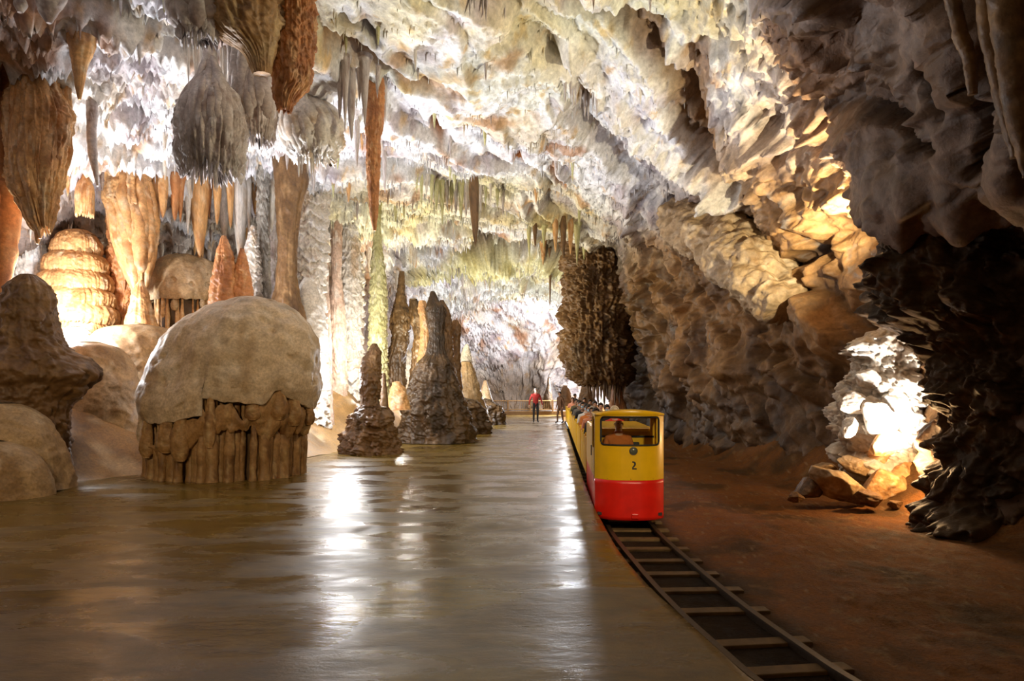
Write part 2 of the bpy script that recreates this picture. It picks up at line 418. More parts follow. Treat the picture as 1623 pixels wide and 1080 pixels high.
# colour of the stone, with some shade painted in
WHITE = (0.76, 0.75, 0.76); CREAM = (0.66, 0.58, 0.43); LILAC = (0.42, 0.35, 0.37); OCHRE = (0.62, 0.40, 0.17)
RUST = (0.40, 0.19, 0.07); BROWN = (0.30, 0.18, 0.085); MOSS = (0.52, 0.55, 0.24); GREY = (0.30, 0.27, 0.24); YEL = (0.80, 0.68, 0.30)
def cave_colour(P, U, T):
    n1 = fbm(P, 2.6, 4, 101); n2 = fbm(P, 1.2, 4, 102); n3 = fbm(P, 0.5, 4, 103); n4 = fbm(P, 3.5, 3, 104)
    c = np.empty(P.shape, np.float32); c[:] = WHITE
    c = mix(c, LILAC, 0.75 * sstep(0.0, 0.35, n2))
    c = mix(c, CREAM, 0.55 * sstep(0.0, 0.35, n1))
    c = mix(c, OCHRE, 0.7 * sstep(0.18, 0.42, n3))
    c = mix(c, RUST, 0.75 * sstep(0.18, 0.40, fbm(P, 1.7, 4, 105)))
    # algae where it is lit all day: roof centre and the far roof
    gz = sstep(4.8, 5.6, U) * (1 - sstep(7.0, 8.6, U))
    gz = np.maximum(gz * (1 - sstep(3.4, 4.6, T)) , sstep(4.6, 5.6, T) * (1 - sstep(7.8, 9.0, T)) * sstep(3.2, 4.4, U) * (1 - sstep(7, 8.5, U)))
    c = mix(c, MOSS, 0.30 * gz * sstep(-0.25, 0.25, n4))
    c = mix(c, YEL, 0.28 * gz * sstep(0.05, 0.35, n1))
    # right wall: tan and brown limestone
    rw = sstep(7.6, 9.3, U + 0.9 * n1) * (1 - 0.75 * sstep(8.3, 9.2, T))
    tan = mix(np.broadcast_to(np.array((0.40, 0.235, 0.10), np.float32), P.shape), (0.20, 0.11, 0.045), sstep(-0.1, 0.3, n2))
    tan = mix(tan, (0.56, 0.42, 0.28), sstep(0.12, 0.4, n1) * 0.8)
    tan = mix(tan, GREY, sstep(0.2, 0.45, n3) * 0.7)
    tan = tan * (1 - 0.5 * sstep(3.4, 0.6, P[..., 2] + 1.2 * n1))[..., None] * (1 - 0.35 * sstep(4.9, 5.6, T) * (1 - sstep(7.4, 8.0, T)))[..., None]  # darker towards the foot; shade of the far recess put into the tint
    c = mix(c, tan, rw)
    # manganese stains in long slanting flecks, and shade of the gaps behind the columns painted brown
    SQ = np.stack([P[..., 0] * .85 - P[..., 1] * .42, (P[..., 0] * .42 + P[..., 1] * .85) * .3, P[..., 2]], -1)
    c = mix(c, (0.13, 0.11, 0.10), 0.8 * sstep(0.30, 0.46, fbm(SQ, 0.45, 4, 120)) * sstep(0.0, 0.25, n4 + 0.1))
    bk = (1 - sstep(3.0, 3.7, U)) * sstep(3.7, 4.3, T) * (1 - sstep(7.0, 8.0, T))
    c = mix(c, mix(np.broadcast_to(np.array((0.30, 0.17, 0.08), np.float32), P.shape), (0.13, 0.08, 0.045), sstep(-.1, .25, n2)), bk * 0.85)
    # darker brown towards the foot of the deeper walls
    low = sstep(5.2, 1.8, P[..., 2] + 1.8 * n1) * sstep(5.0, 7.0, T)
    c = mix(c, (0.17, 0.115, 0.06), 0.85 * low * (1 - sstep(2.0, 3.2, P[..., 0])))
    # near right roof, its dimness painted as a darker colour
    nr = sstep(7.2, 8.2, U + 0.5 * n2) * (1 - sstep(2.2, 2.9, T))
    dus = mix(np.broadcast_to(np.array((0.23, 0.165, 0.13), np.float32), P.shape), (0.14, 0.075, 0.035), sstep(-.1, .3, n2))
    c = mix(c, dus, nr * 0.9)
    return c
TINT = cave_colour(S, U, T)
for k_, cl_, st_ in MARKS: TINT = mix(TINT, cl_, k_ * st_)  # dark tints of gullies and hollows carry painted shade
TINT = TINT * (0.86 + 0.2 * sstep(-0.3, 0.3, edge - fbm(P0, 4.2, 3, 1) * 0.75))[..., None]  # recesses darker, ridges paler: relief shading put into the tint

from mathutils.bvhtree import BVHTree
_st = 3
_Gr = S[::_st, cb0:cb1:_st] if False else S[::_st, ::_st]
ROOF = BVHTree.FromPolygons([tuple(map(float, p)) for p in _Gr.reshape(-1, 3)], [tuple(map(int, q_)) for q_ in grid_quads(_Gr.shape[0], _Gr.shape[1])])
def roof_z(x, y, z):
    """height of the rock over a point"""
    h = ROOF.ray_cast(Vector((x, y, z)), Vector((0, 0, 1)))
    return h[0].z if h[0] is not None else None

def shell_piece(name, r0, r1, c0, c1, label=None):
    G = S[r0:r1 + 1, c0:c1 + 1]
    q4 = grid_quads(G.shape[0], G.shape[1])
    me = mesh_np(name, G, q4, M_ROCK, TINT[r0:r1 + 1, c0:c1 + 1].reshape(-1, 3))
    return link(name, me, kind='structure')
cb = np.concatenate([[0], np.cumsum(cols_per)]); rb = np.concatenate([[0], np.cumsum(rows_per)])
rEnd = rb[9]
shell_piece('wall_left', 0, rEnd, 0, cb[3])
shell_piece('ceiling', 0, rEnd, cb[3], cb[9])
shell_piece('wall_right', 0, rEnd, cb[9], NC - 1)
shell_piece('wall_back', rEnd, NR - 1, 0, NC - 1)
# ------------------------------------------------------------------ floors
EDGE = [(1.0, 2.9), (2.0, 2.25), (3.0, 1.78), (4.09, 1.47), (4.46, 1.42), (5.22, 1.33), (6.1, 1.23), (7.38, 1.17), (9.13, 1.20), (10.3, 1.235), (13.2, 1.39), (18, 1.68), (22.8, 1.98), (30, 2.42), (37, 2.82), (46, 3.3)]
EY = np.array([e[0] for e in EDGE]); EX = np.array([e[1] for e in EDGE])
def edge_x(Y): return float(cubic(EX[:, None], EY, np.array([Y], float))[0, 0])
TRK = [(-1.0, 5.6), (0.5, 4.45), (2.0, 3.25), (3.0, 2.68), (4.0, 2.30), (4.84, 2.07), (5.4, 1.99), (6.4, 1.88), (8.0, 1.80), (10, 1.775), (13.2, 1.96), (18, 2.25), (22.8, 2.55), (30, 3.0), (37, 3.42), (46, 3.9)]
TY = np.array([e[0] for e in TRK]); TX = np.array([e[1] for e in TRK])
def trk(Y):
    x = float(cubic(TX[:, None], TY, np.array([Y], float))[0, 0])
    x2 = float(cubic(TX[:, None], TY, np.array([Y + 0.02], float))[0, 0])
    return x, math.atan2(-(x2 - x), 0.02)      # centre x, yaw of the travel direction from +Y

# platform: one slab with a turned-down edge
LEFT = [(-7, -10.5), (6, -10.5), (10.0, -9.3), (11.2, -8.5), (12.0, -8.2), (12.8, -8.0), (14.5, -6.6), (16, -5.4), (19.3, -4.5), (22.5, -3.5), (25.9, -2.66), (32, -1.7), (39.4, -0.6), (46, -0.9)]
LY = np.array([e[0] for e in LEFT], float); LX = np.array([e[1] for e in LEFT], float)
def left_x(Y): return float(np.interp(Y, LY, LX))
ys = np.concatenate([np.linspace(-7, 1, 6), np.geomspace(1.2, 46, 260)])
nx = 170
G = np.zeros((len(ys), nx + 3, 3), np.float32)
for i, y in enumerate(ys):
    xr = edge_x(max(y, 1.0)) + (max(0, 1.0 - y) * 0.75)
    xl = left_x(y)
    G[i, :nx, 0] = np.linspace(xl - 0.6, xr - 0.02, nx); G[i, :, 1] = y
    G[i, nx, 0] = xr; G[i, nx, 2] = -0.02
    G[i, nx + 1, 0] = xr; G[i, nx + 1, 2] = -0.12
    G[i, nx + 2, 0] = xr - 0.03; G[i, nx + 2, 2] = -0.42
Gn = G.copy(); Gn[..., 2] = 0
und = 0.012 * fbm(Gn, 2.2, 3, 201) + 0.004 * fbm(Gn, 0.5, 3, 202)
und = und - 0.018 * sstep(0.22, 0.35, fbm(Gn, 0.9, 3, 203)) * sstep(0.0, 0.25, fbm(Gn, 4.0, 2, 204))
ddx = sstep(0.0, 0.5, np.abs(Gn[..., 0] - G[:, nx:nx + 1, 0]))
G[:, :nx, 2] += (und * ddx)[:, :nx]
me = mesh_np('platform', G, grid_quads(len(ys), nx + 3), None)
m, nt, b = new_mat('wet_concrete')
tc = N(nt, 'ShaderNodeTexCoord')
n1 = N(nt, 'ShaderNodeTexNoise', i_Scale=0.9, i_Detail=6.0, i_Roughness=0.6, i_Distortion=0.4)
n2 = N(nt, 'ShaderNodeTexNoise', i_Scale=3.2, i_Detail=8.0, i_Roughness=0.65)
n3 = N(nt, 'ShaderNodeTexNoise', i_Scale=60.0, i_Detail=3.0)
n4 = N(nt, 'ShaderNodeTexVoronoi', i_Scale=0.35, feature='DISTANCE_TO_EDGE')
n5 = N(nt, 'ShaderNodeTexNoise', i_Scale=0.35, i_Detail=2.0)
mp = N(nt, 'ShaderNodeMapping'); mp.inputs['Scale'].default_value = (0.75, 1.6, 1)
nt.links.new(tc.outputs['Object'], mp.inputs[0])
for n in (n1, n2): nt.links.new(mp.outputs[0], n.inputs['Vector'])
for n in (n3, n5): nt.links.new(tc.outputs['Object'], n.inputs['Vector'])
cr = N(nt, 'ShaderNodeValToRGB')
cr.color_ramp.elements[0].position = 0.32; cr.color_ramp.elements[0].color = (0.088, 0.052, 0.008, 1)
cr.color_ramp.elements[1].position = 0.68; cr.color_ramp.elements[1].color = (0.215, 0.135, 0.024, 1)
nt.links.new(n2.outputs[0], cr.inputs[0])
nt.links.new(cr.outputs[0], b.inputs['Base Color'])
rr = N(nt, 'ShaderNodeMapRange', i_1=0.42, i_2=0.58, i_3=0.16, i_4=0.42)
nt.links.new(n1.outputs[0], rr.inputs[0]); nt.links.new(rr.outputs[0], b.inputs['Roughness'])
b.inputs['Specular IOR Level'].default_value = 0.42
ad = N(nt, 'ShaderNodeMath', operation='MULTIPLY_ADD'); ad.inputs[1].default_value = 0.12
nt.links.new(n3.outputs[0], ad.inputs[0]); nt.links.new(n2.outputs[0], ad.inputs[2])
bp = N(nt, 'ShaderNodeBump', i_Strength=0.35, i_Distance=0.02)
nt.links.new(ad.outputs[0], bp.inputs['Height']); nt.links.new(bp.outputs[0], b.inputs['Normal'])
me.materials.append(m)
link('platform', me, kind='structure')

# trodden earth and gravel right of the platform
ys = np.concatenate([np.linspace(-7, 1, 6), np.geomspace(1.2, 54, 330)])
xs = np.linspace(0, 1, 230)
G = np.zeros((len(ys), len(xs), 3), np.float32)
for i, y in enumerate(ys):
    x0 = edge_x(max(min(y, 46), 1.0)) - 0.1 + max(0, 1 - y) * 0.75
    if y > 45.9: x0 = -7.0
    G[i, :, 0] = x0 + (8.6 - x0) * xs; G[i, :, 1] = y
wallx = np.interp(G[..., 1], [0, 9, 12.5, 17, 22, 27, 34, 40], [7.4, 7.3, 7.0, 6.6, 6.5, 5.9, 5.5, 6.3])
G0 = G.copy()
off = sstep(0.9, 1.6, G[..., 0] - np.interp(G[..., 1], TY, TX))
z = -0.385 + off * (0.06 + 0.09 * fbm(G0, 1.6, 4, 301)) + 0.018 * fbm(G0, 0.16, 3, 302) * (0.4 + off)
z = z + 0.03 * np.clip(fbm(G0, 0.06, 2, 303) - 0.3, 0, 1) * off * 2
z = z + 0.9 * sstep(-1.3, 0.4, G[..., 0] - wallx) ** 2
G[..., 2] = z
n1 = fbm(G0, 1.1, 4, 310); n2 = fbm(G0, 0.22, 4, 311)
c = np.empty(G.shape, np.float32); c[:] = (0.27, 0.125, 0.038)
c = mix(c, (0.115, 0.068, 0.027), sstep(0.0, 0.35, n1) * 0.8)
c = mix(c, (0.31, 0.20, 0.09), sstep(0.12, 0.4, n2) * 0.7)
c = mix(c, (0.40, 0.30, 0.18), 0.6 * sstep(0.5, 0.58, fbm(G0, 0.05, 2, 312)))
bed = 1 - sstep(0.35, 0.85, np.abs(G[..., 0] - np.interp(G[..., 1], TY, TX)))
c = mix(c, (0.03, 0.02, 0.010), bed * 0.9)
link('floor', mesh_np('floor', G, grid_quads(len(ys), len(xs)), M_GROUND, c.reshape(-1, 3)), kind='structure')

# flowstone bank left of the platform
ys = np.linspace(5, 50, 330); xs = np.linspace(0, 1, 200)
G = np.zeros((len(ys), len(xs), 3), np.float32)
for i, y in enumerate(ys):
    x0 = left_x(y) - 0.2
    G[i, :, 0] = x0 + (-15.5 - x0) * xs; G[i, :, 1] = y
G0 = G.copy()
dist = (np.interp(G[..., 1], LY, LX) - G[..., 0])
hh = 2.4 * sstep(0.1, 3.4, dist + 0.6 * fbm(G0, 2.5, 2, 401)) * np.interp(G[..., 1], [5, 12, 16, 24, 34, 46], [.3, .45, 0.75, 0.95, 0.7, 0.6])
z = -0.03 + hh + (0.35 * fbm(G0, 1.7, 3, 402) + 0.05 * fbm(G0, 0.4, 3, 403)) * sstep(0.1, 1.5, dist)
G[..., 2] = z
n1 = fbm(G0, 1.4, 4, 410)
c = np.empty(G.shape, np.float32); c[:] = (0.36, 0.225, 0.095)
c = mix(c, (0.20, 0.115, 0.045), sstep(-0.05, 0.35, n1))
c = mix(c, (0.62, 0.5, 0.33), sstep(0.15, 0.4, fbm(G0, 0.9, 3, 411)) * 0.6)
link('bank', mesh_np('bank', G, grid_quads(len(ys), len(xs)), M_SMOOTH, c.reshape(-1, 3)), kind='structure')


# ------------------------------------------------------------------ formations: bodies of revolution bent and furrowed into stone
C_TAN = ((0.46, 0.33, 0.19), (0.30, 0.19, 0.09), (0.58, 0.46, 0.32))
C_OCH = ((0.42, 0.26, 0.12), (0.24, 0.13, 0.055), (0.55, 0.40, 0.22))
C_PINK = ((0.66, 0.50, 0.40), (0.50, 0.34, 0.24), (0.76, 0.68, 0.60))
C_CAP = ((0.60, 0.48, 0.35), (0.42, 0.30, 0.18), (0.68, 0.58, 0.47))
C_RUST = ((0.56, 0.27, 0.11), (0.38, 0.16, 0.06), (0.68, 0.42, 0.22))
C_ORNG = ((0.70, 0.43, 0.20), (0.48, 0.24, 0.09), (0.78, 0.60, 0.40))
C_WHITE = ((0.74, 0.69, 0.62), (0.60, 0.47, 0.34), (0.82, 0.80, 0.78))
C_LILAC = ((0.58, 0.52, 0.49), (0.34, 0.26, 0.23), (0.74, 0.71, 0.70))
C_BRN = ((0.21, 0.12, 0.05), (0.11, 0.065, 0.028), (0.32, 0.20, 0.095))
C_DARK = ((0.115, 0.07, 0.032), (0.06, 0.036, 0.017), (0.20, 0.125, 0.06))
C_MOSS = ((0.60, 0.58, 0.33), (0.42, 0.40, 0.18), (0.74, 0.70, 0.52))
C_GREY = ((0.45, 0.42, 0.37), (0.28, 0.24, 0.19), (0.62, 0.58, 0.52))

def stone_tint(P, cols, seed, streak=0.35, s=0.6):
    Q = P * np.array([1, 1, streak], np.float32)
    a = fbm(Q, s, 4, 500 + seed); b = fbm(Q, s * 0.45, 3, 520 + seed)
    c = np.empty(P.shape, np.float32); c[:] = cols[0]
    c = mix(c, cols[1], sstep(0.02, 0.38, a) * 0.9)
    c = mix(c, cols[2], sstep(0.05, 0.4, b) * 0.85)
    return c

def pw(xs, ys, q):
    return cubic(np.array(ys, float)[:, None], np.array(xs, float), np.asarray(q, float))[:, 0]

_seed = [0]
def body(name, Y, rows, dr=0.8, flute=(0.0, 6.0), ledge=(0.0, 0.4), rough=0.06, rs=0.5, fringe=(0.0, 5.0), cols=C_TAN,
         nu=72, nv=90, mat=None, parent=None, seed=None, dome=True, tip=False, fac=0.0, fs=0.6):
    """rows: (row, left, right) of the outline seen at distance Y, top to bottom; solid, dr times as deep as wide"""
    if seed is None:
        _seed[0] += 1; seed = _seed[0]
    rows = sorted(rows)
    k = Y / F
    z = np.array([CZ + (HY - r[0]) * k for r in rows]); xc = np.array([((r[1] + r[2]) / 2 - CX) * k for r in rows])
    hw = np.array([max(r[2] - r[1], 1) / 2 * k for r in rows])
    t = -z
    tqv = np.linspace(t[0], t[-1], nv)
    xc = pw(t, xc, tqv)
    lo = np.interp(tqv, t, hw)
    R = np.clip(pw(t, hw, tqv), lo * 0.75, lo * 1.25 + 0.01)
    th = np.linspace(0, 2 * math.pi, nu, endpoint=False)
    H = t[-1] - t[0]
    zz = -tqv
    cs, sn = np.cos(th), np.sin(th)
    Z = np.repeat(zz[:, None], nu, 1); RR = np.repeat(R[:, None], nu, 1)
    size = float(R.max())
    ring = np.stack([cs[None] * np.ones_like(Z), sn[None] * np.ones_like(Z), Z * 0.0], -1).astype(np.float32)
    if fringe[0]:
        fr = ridged(ring * fringe[1] * 0.5, 1.0, 2, seed + 40)
        wgt = sstep(0.55, 1.0, (tqv - t[0]) / H)[:, None]
        Z = Z - wgt * fringe[0] * fr
    if flute[0]:
        q = ring * flute[1] * 0.5; q[..., 2] = Z * 0.35 + seed
        RR = RR * (1 + flute[0] * ridged(q, 1.0, 3, seed + 11))
    if ledge[0]:
        q = ring * 1.6; q[..., 2] = Z / ledge[1] * 0.5
        ph = Z / ledge[1] + 0.9 * gn(q, seed + 5) + 0.35 * gn(q * 3.1, seed + 6)
        sw = (ph % 1.0)
        sw = np.where(sw < .84, (sw / .84) ** .8, 1 - sstep(.84, 1.0, sw))
        RR = RR + ledge[0] * (0.45 - sw * 0.9) * np.clip(RR / size, .3, 1)
    X = RR * cs[None]; D = RR * sn[None] * dr
    P = np.stack([X, D, Z], -1).astype(np.float32)
    if rough:
        nrm = np.stack([cs[None] * np.ones_like(Z), sn[None] * np.ones_like(Z), 0 * Z], -1)
        nz = fbm(P + seed * 3.1, rs, 4, seed + 20) + 0.5 * ridged(P + seed, rs * 0.45, 3, seed + 21)
        P = P + (nrm * (rough * nz * np.clip(RR / size * 1.6, 0, 1))[..., None]).astype(np.float32)
    if fac:
        nrm = np.stack([cs[None] * np.ones_like(RR), sn[None] * np.ones_like(RR), 0 * RR], -1)
        wq = np.stack([fbm(P + seed, .7, 2, 31), fbm(P + seed, .7, 2, 32), fbm(P + seed, .7, 2, 33)], -1) * .35 * fs
        fz = facet(P + wq + seed * 1.7, fs * 1.6, seed) + 0.45 * facet(P + wq + seed, fs * .6, seed + 2) + .2 * facet(P + wq * .5, fs * .25, seed + 3)
        P = P + (nrm * (fac * fz * np.clip(RR / size * 1.6, 0, 1))[..., None]).astype(np.float32)
    P[..., 0] += xc[:, None]
    base = np.array([xc[-1], 0, zz[-1]])
    if fringe[0]:                       # roll the ragged lip inwards
        lp = P[-1].copy(); c0 = lp.mean(0)
        a1 = c0 + (lp - c0) * np.array([.72, .72, .5], np.float32); a1[:, 2] = c0[2] + fringe[0] * 0.35 + (lp[:, 2] - c0[2]) * 0.3
        P = np.concatenate([P, a1[None].astype(np.float32)]); nv += 1
    # caps
    top = P[0].mean(0); bot = P[-1].mean(0)
    if dome: top[2] += 0.25 * R[0]
    bot[2] -= (0.4 * R[-1] if tip else 0)
    V = np.concatenate([P.reshape(-1, 3), top[None], bot[None]])
    Vw = V + np.array([0, Y, 0])
    tint = stone_tint(Vw.astype(np.float32) + seed * 2.3, cols, seed % 17, s=max(0.18, min(0.7, size)))
    Q = grid_quads(nv, nu, wrap=True)
    n0 = nv * nu
    capT = [(j, n0, n0, (j + 1) % nu) for j in range(nu)]
    # build caps as triangles through a second pass: quads with a doubled corner are not allowed, so use triangles everywhere
    T1 = np.concatenate([Q[:, [0, 3, 2]], Q[:, [0, 2, 1]]])
    j = np.arange(nu); j2 = (j + 1) % nu
    T2 = np.stack([j, j2, np.full(nu, n0)], -1); o_ = (nv - 1) * nu
    T3 = np.stack([o_ + j2, o_ + j, np.full(nu, n0 + 1)], -1)
    Tt = np.concatenate([T1[:, ::-1], T2, T3])
    loc = base + np.array([0, Y, 0])
    me = mesh_np(name, Vw - loc, Tt, mat or M_FLOW, tint)
    o = link(name, me, parent)
    if parent is not None:
        o.location = loc - np.array(parent.location)
    else:
        o.location = loc
    return o

def limb(name, pts, radii, flat=0.8, rough=0.06, rs=0.4, flute=0.0, cols=C_TAN, nu=40, nv=70, mat=None, parent=None, seed=None):
    if seed is None:
        _seed[0] += 1; seed = _seed[0]
    pts = np.array(pts, float); ts = np.arange(len(pts)); q = np.linspace(0, len(pts) - 1, nv)
    C_ = cubic(pts, ts, q); R = pw(ts, radii, q)
    tan = np.gradient(C_, axis=0); tan /= np.linalg.norm(tan, axis=1, keepdims=True)
    up = np.array([0, 1.0, 0.02]); a = np.cross(tan, up); a /= np.linalg.norm(a, axis=1, keepdims=True); b_ = np.cross(a, tan)
    th = np.linspace(0, 2 * math.pi, nu, endpoint=False)
    ring = np.stack([np.cos(th), np.sin(th), 0 * th], -1)[None] * np.ones((nv, 1, 1))
    rr = R[:, None] * np.ones(nu)[None]
    if flute:
        rq = (ring * 2.4).astype(np.float32); rq[..., 2] = q[:, None] * 0.25 + seed
        rr = rr * (1 + flute * ridged(rq, 1, 3, seed))
    P = C_[:, None] + rr[..., None] * (np.cos(th)[None, :, None] * a[:, None] + flat * np.sin(th)[None, :, None] * b_[:, None])
    P = P.astype(np.float32)
    nrm = P - C_[:, None]; nrm /= np.linalg.norm(nrm, axis=-1, keepdims=True) + 1e-6
    nz = fbm(P, rs, 4, seed + 3) + 0.6 * ridged(P, rs * 0.5, 3, seed + 4)
    P = P + (nrm * (rough * nz)[..., None]).astype(np.float32)
    V = np.concatenate([P.reshape(-1, 3), P[0].mean(0)[None], P[-1].mean(0)[None]])
    tint = stone_tint(V.astype(np.float32), cols, seed % 17, streak=1.0, s=0.6)
    Q = grid_quads(nv, nu, wrap=True); n0 = nv * nu
    T1 = np.concatenate([Q[:, [0, 1, 2]], Q[:, [0, 2, 3]]])
    j = np.arange(nu); j2 = (j + 1) % nu; o_ = (nv - 1) * nu
    Tt = np.concatenate([T1, np.stack([j2, j, np.full(nu, n0)], -1), np.stack([o_ + j, o_ + j2, np.full(nu, n0 + 1)], -1)])
    loc = pts[-1] if pts[-1][2] < pts[0][2] else pts[0]
    me = mesh_np(name, V - loc, Tt, mat or M_FLOW, tint)
    o = link(name, me, parent); o.location = loc if parent is None else loc - np.array(parent.location)
    return o

_ico = bmesh.new(); bmesh.ops.create_icosphere(_ico, subdivisions=5, radius=1.0)
ICO_V = np.array([v.co[:] for v in _ico.verts], np.float32); ICO_F = np.array([[v.index for v in f.verts] for f in _ico.faces], np.int32); _ico.free()
_ico = bmesh.new(); bmesh.ops.create_icosphere(_ico, subdivisions=3, radius=1.0)
ICS_V = np.array([v.co[:] for v in _ico.verts], np.float32); ICS_F = np.array([[v.index for v in f.verts] for f in _ico.faces], np.int32); _ico.free()

def boulder(name, loc, size, rot=(0, 0, 0), cols=C_TAN, seed=1, planes=16, rough=0.05, small=False, parent=None, mat=None, cut=(0.55, 0.9)):
    V0, Fc = (ICS_V, ICS_F) if small else (ICO_V, ICO_F)
    r = np.random.RandomState(seed)
    V = V0.copy()
    rad = np.ones(len(V), np.float32)
    for _ in range(planes):
        n = r.normal(size=3); n /= np.linalg.norm(n); dd = r.uniform(*cut)
        c = V0 @ n
        rad = np.where(c > 1e-3, np.minimum(rad, dd / np.maximum(c, 1e-3)), rad)
    V = V0 * rad[:, None]
    V = V * (1 + rough * 2 * fbm(V0 * 1.0 + seed * 5.3, 0.5, 5, seed % 90))[:, None]
    V = V * np.array(size, np.float32)
    R = np.array(Matrix.Rotation(rot[2], 3, 'Z') @ Matrix.Rotation(rot[1], 3, 'Y') @ Matrix.Rotation(rot[0], 3, 'X'))
    V = V @ R.T
    tint = stone_tint(V.astype(np.float32) + seed, cols, seed % 17, streak=1.0, s=0.35 * max(size))
    me = mesh_np(name, V, Fc, mat or M_ROCK, tint)
    o = link(name, me, parent); o.location = loc if parent is None else np.array(loc) - np.array(parent.location)
    return o

# ---- capped dome standing on the platform edge, a fringe of drip columns under it
def canopy(name, label, cat, cx, cy, rx, ry, z_top, rim, z_base, cols, ccols, ncol, seed, nfr=14, group=None, lean=0.0, tier=False, shear=0.0):
    """rim(theta) -> height of the lip"""
    root = empty(name, (cx, cy, z_base)); tag(root, label, cat, group)
    nu, nv = 240, 130
    th = np.linspace(0, 2 * math.pi, nu, endpoint=False)
    lip = np.array([rim(a) for a in th])
    ringv = np.stack([np.cos(th) * 2.2, np.sin(th) * 2.2, 0 * th], -1).astype(np.float32)
    lip = lip + 0.07 * fbm(ringv, 0.35, 3, seed) 
    s = np.linspace(0, 1, nv)
    prof_r = np.sin(np.clip(s / 0.62, 0, 1) * math.pi / 2) ** 1.0 * np.where(s > 0.62, 1 + 0.05 * np.sin((s - 0.62) / 0.38 * math.pi), 1)
    P = np.zeros((nv, nu, 3), np.float32)
    fall = 1 - np.cos(np.clip(s / 0.62, 0, 1) * math.pi / 2)
    for i in range(nv):
        up = 0.30 * (z_top - lip)
        zc = np.where(s[i] <= 0.62, z_top - (z_top - lip - up) * fall[i], lip + up * (1 - (s[i] - 0.62) / 0.38))
        P[i, :, 0] = rx * prof_r[i] * np.cos(th); P[i, :, 1] = ry * prof_r[i] * np.sin(th); P[i, :, 2] = zc
        P[i, :, 0] += lean * (zc - z_base) + shear * np.clip((zc - lip) / (z_top - lip), 0, 1)
    nr = grid_normals(P); nr[np.isnan(nr)] = 0
    ctr = P.mean((0, 1)); 
    if ((P - ctr) * nr).sum() < 0: nr = -nr
    dsp = 0.17 * fbm(P, 1.1, 3, seed + 1) + 0.035 * fbm(P, 0.22, 4, seed + 2)
    fl = P * np.array([1, 1, 0.18], np.float32)
    dsp = dsp + 0.03 * ridged(fl, 0.3, 3, seed + 3) * np.clip(s, 0, 1)[:, None]
    pit = sstep(0.42, 0.5, fbm(P, 0.30, 2, seed + 9)); dsp = dsp - 0.05 * pit
    P = P + nr * (dsp * sstep(0, 0.12, s)[:, None])[..., None]
    inner = P[-1].copy(); inner[:, :2] *= 0.93; inner[:, 2] += 0.03
    inner2 = inner.copy(); inner2[:, :2] *= 0.75; inner2[:, 2] += 0.35
    P = np.concatenate([P, inner[None], inner2[None]])
    Pw = P + np.array([cx, cy, 0], np.float32)
    tint = stone_tint(Pw, cols, seed, streak=0.4, s=0.8)
    dk = sstep(0.05, 0.4, fbm(Pw, 1.0, 3, seed + 7)) * sstep(0.5, 0.9, np.concatenate([1 - s, [0, 0]]))[:, None]
    tint = mix(tint, (0.22, 0.17, 0.09), dk * 0.8)
    me = mesh_np('cap', Pw - np.array([cx, cy, z_base], np.float32), grid_quads(nv + 2, nu, wrap=True)[:, ::-1], M_SMOOTH, tint)
    link('cap', me, root)
    r = random.Random(seed)
    H0 = float(lip.mean()) - z_base
    # core
    k = 60; t2 = np.linspace(0, 2 * math.pi, 120, endpoint=False)
    Pc = np.zeros((k, 120, 3), np.float32)
    zc = np.linspace(0, H0 + 0.55, k)
    Pc[..., 0] = 0.72 * rx * np.cos(t2); Pc[..., 1] = 0.72 * ry * np.sin(t2); Pc[..., 2] = zc[:, None]
    Pc[..., 0] += lean * zc[:, None]
    rn = np.stack([np.cos(t2), np.sin(t2), 0 * t2], -1)[None]
    Pc = Pc + (rn * (0.12 * ridged(Pc * np.array([1, 1, .12], np.float32), 0.3, 3, seed + 5))[..., None]).astype(np.float32)
    me = mesh_np('core', Pc, grid_quads(k, 120, wrap=True)[:, ::-1], M_FLOW, stone_tint(Pc, C_DARK, seed))  # coloured dark to paint the shade in the gaps under the cap
    link('core', me, root)
    # second tier: a ragged skirt half way down
    if tier:
        na, nz_ = 150, 40; aa = np.linspace(-math.pi * 1.02, math.pi * .02, na)
        Pt = np.zeros((nz_, na, 3), np.float32)
        ta = np.array([float(np.interp(a % (2 * math.pi), th, lip)) for a in aa]) + 0.12
        ta = ta - 0.16 - 0.38 * sstep(0.0, 0.35, fbm(np.stack([np.cos(aa) * 3, np.sin(aa) * 3, 0 * aa], -1).astype(np.float32), .9, 2, 55))
        cs_ = np.cos(aa); ring3 = np.stack([cs_ * 3, np.sin(aa) * 3, 0 * aa], -1).astype(np.float32)
        lo_ = np.interp(cs_, [-1, -.6, -.2, .2, .6, 1], [0.42, 0.40, 0.52, 0.82, 0.80, 0.7]) + 0.30 * ridged(ring3, .8, 3, 77)
        lo_ = np.maximum(lo_, 0.12)
        for i in range(nz_):
            f_ = i / (nz_ - 1); rr_ = .93 - .05 * f_ + 0.04 * math.sin(f_ * 3)
            Pt[i, :, 0] = rx * rr_ * cs_; Pt[i, :, 1] = ry * rr_ * np.sin(aa); Pt[i, :, 2] = ta + (np.minimum(lo_, ta - .1) - ta) * f_ - z_base
            Pt[i, :, 0] += lean * Pt[i, :, 2]
        dn = np.stack([cs_, np.sin(aa), 0 * aa], -1)[None]
        Pt = Pt + (dn * (0.11 * ridged(Pt * np.array([1, 1, .25], np.float32), .32, 3, 91) + .05 * fbm(Pt, .3, 3, 92))[..., None]).astype(np.float32)
        Pi = Pt[::-1].copy(); Pi[..., :2] *= .90
        Pt = np.concatenate([Pt, Pi])
        link('skirt', mesh_np('skirt', Pt, grid_quads(2 * nz_, na)[:, ::-1], M_SMOOTH, stone_tint(Pt, ccols, 5, streak=.3, s=.5)), root)
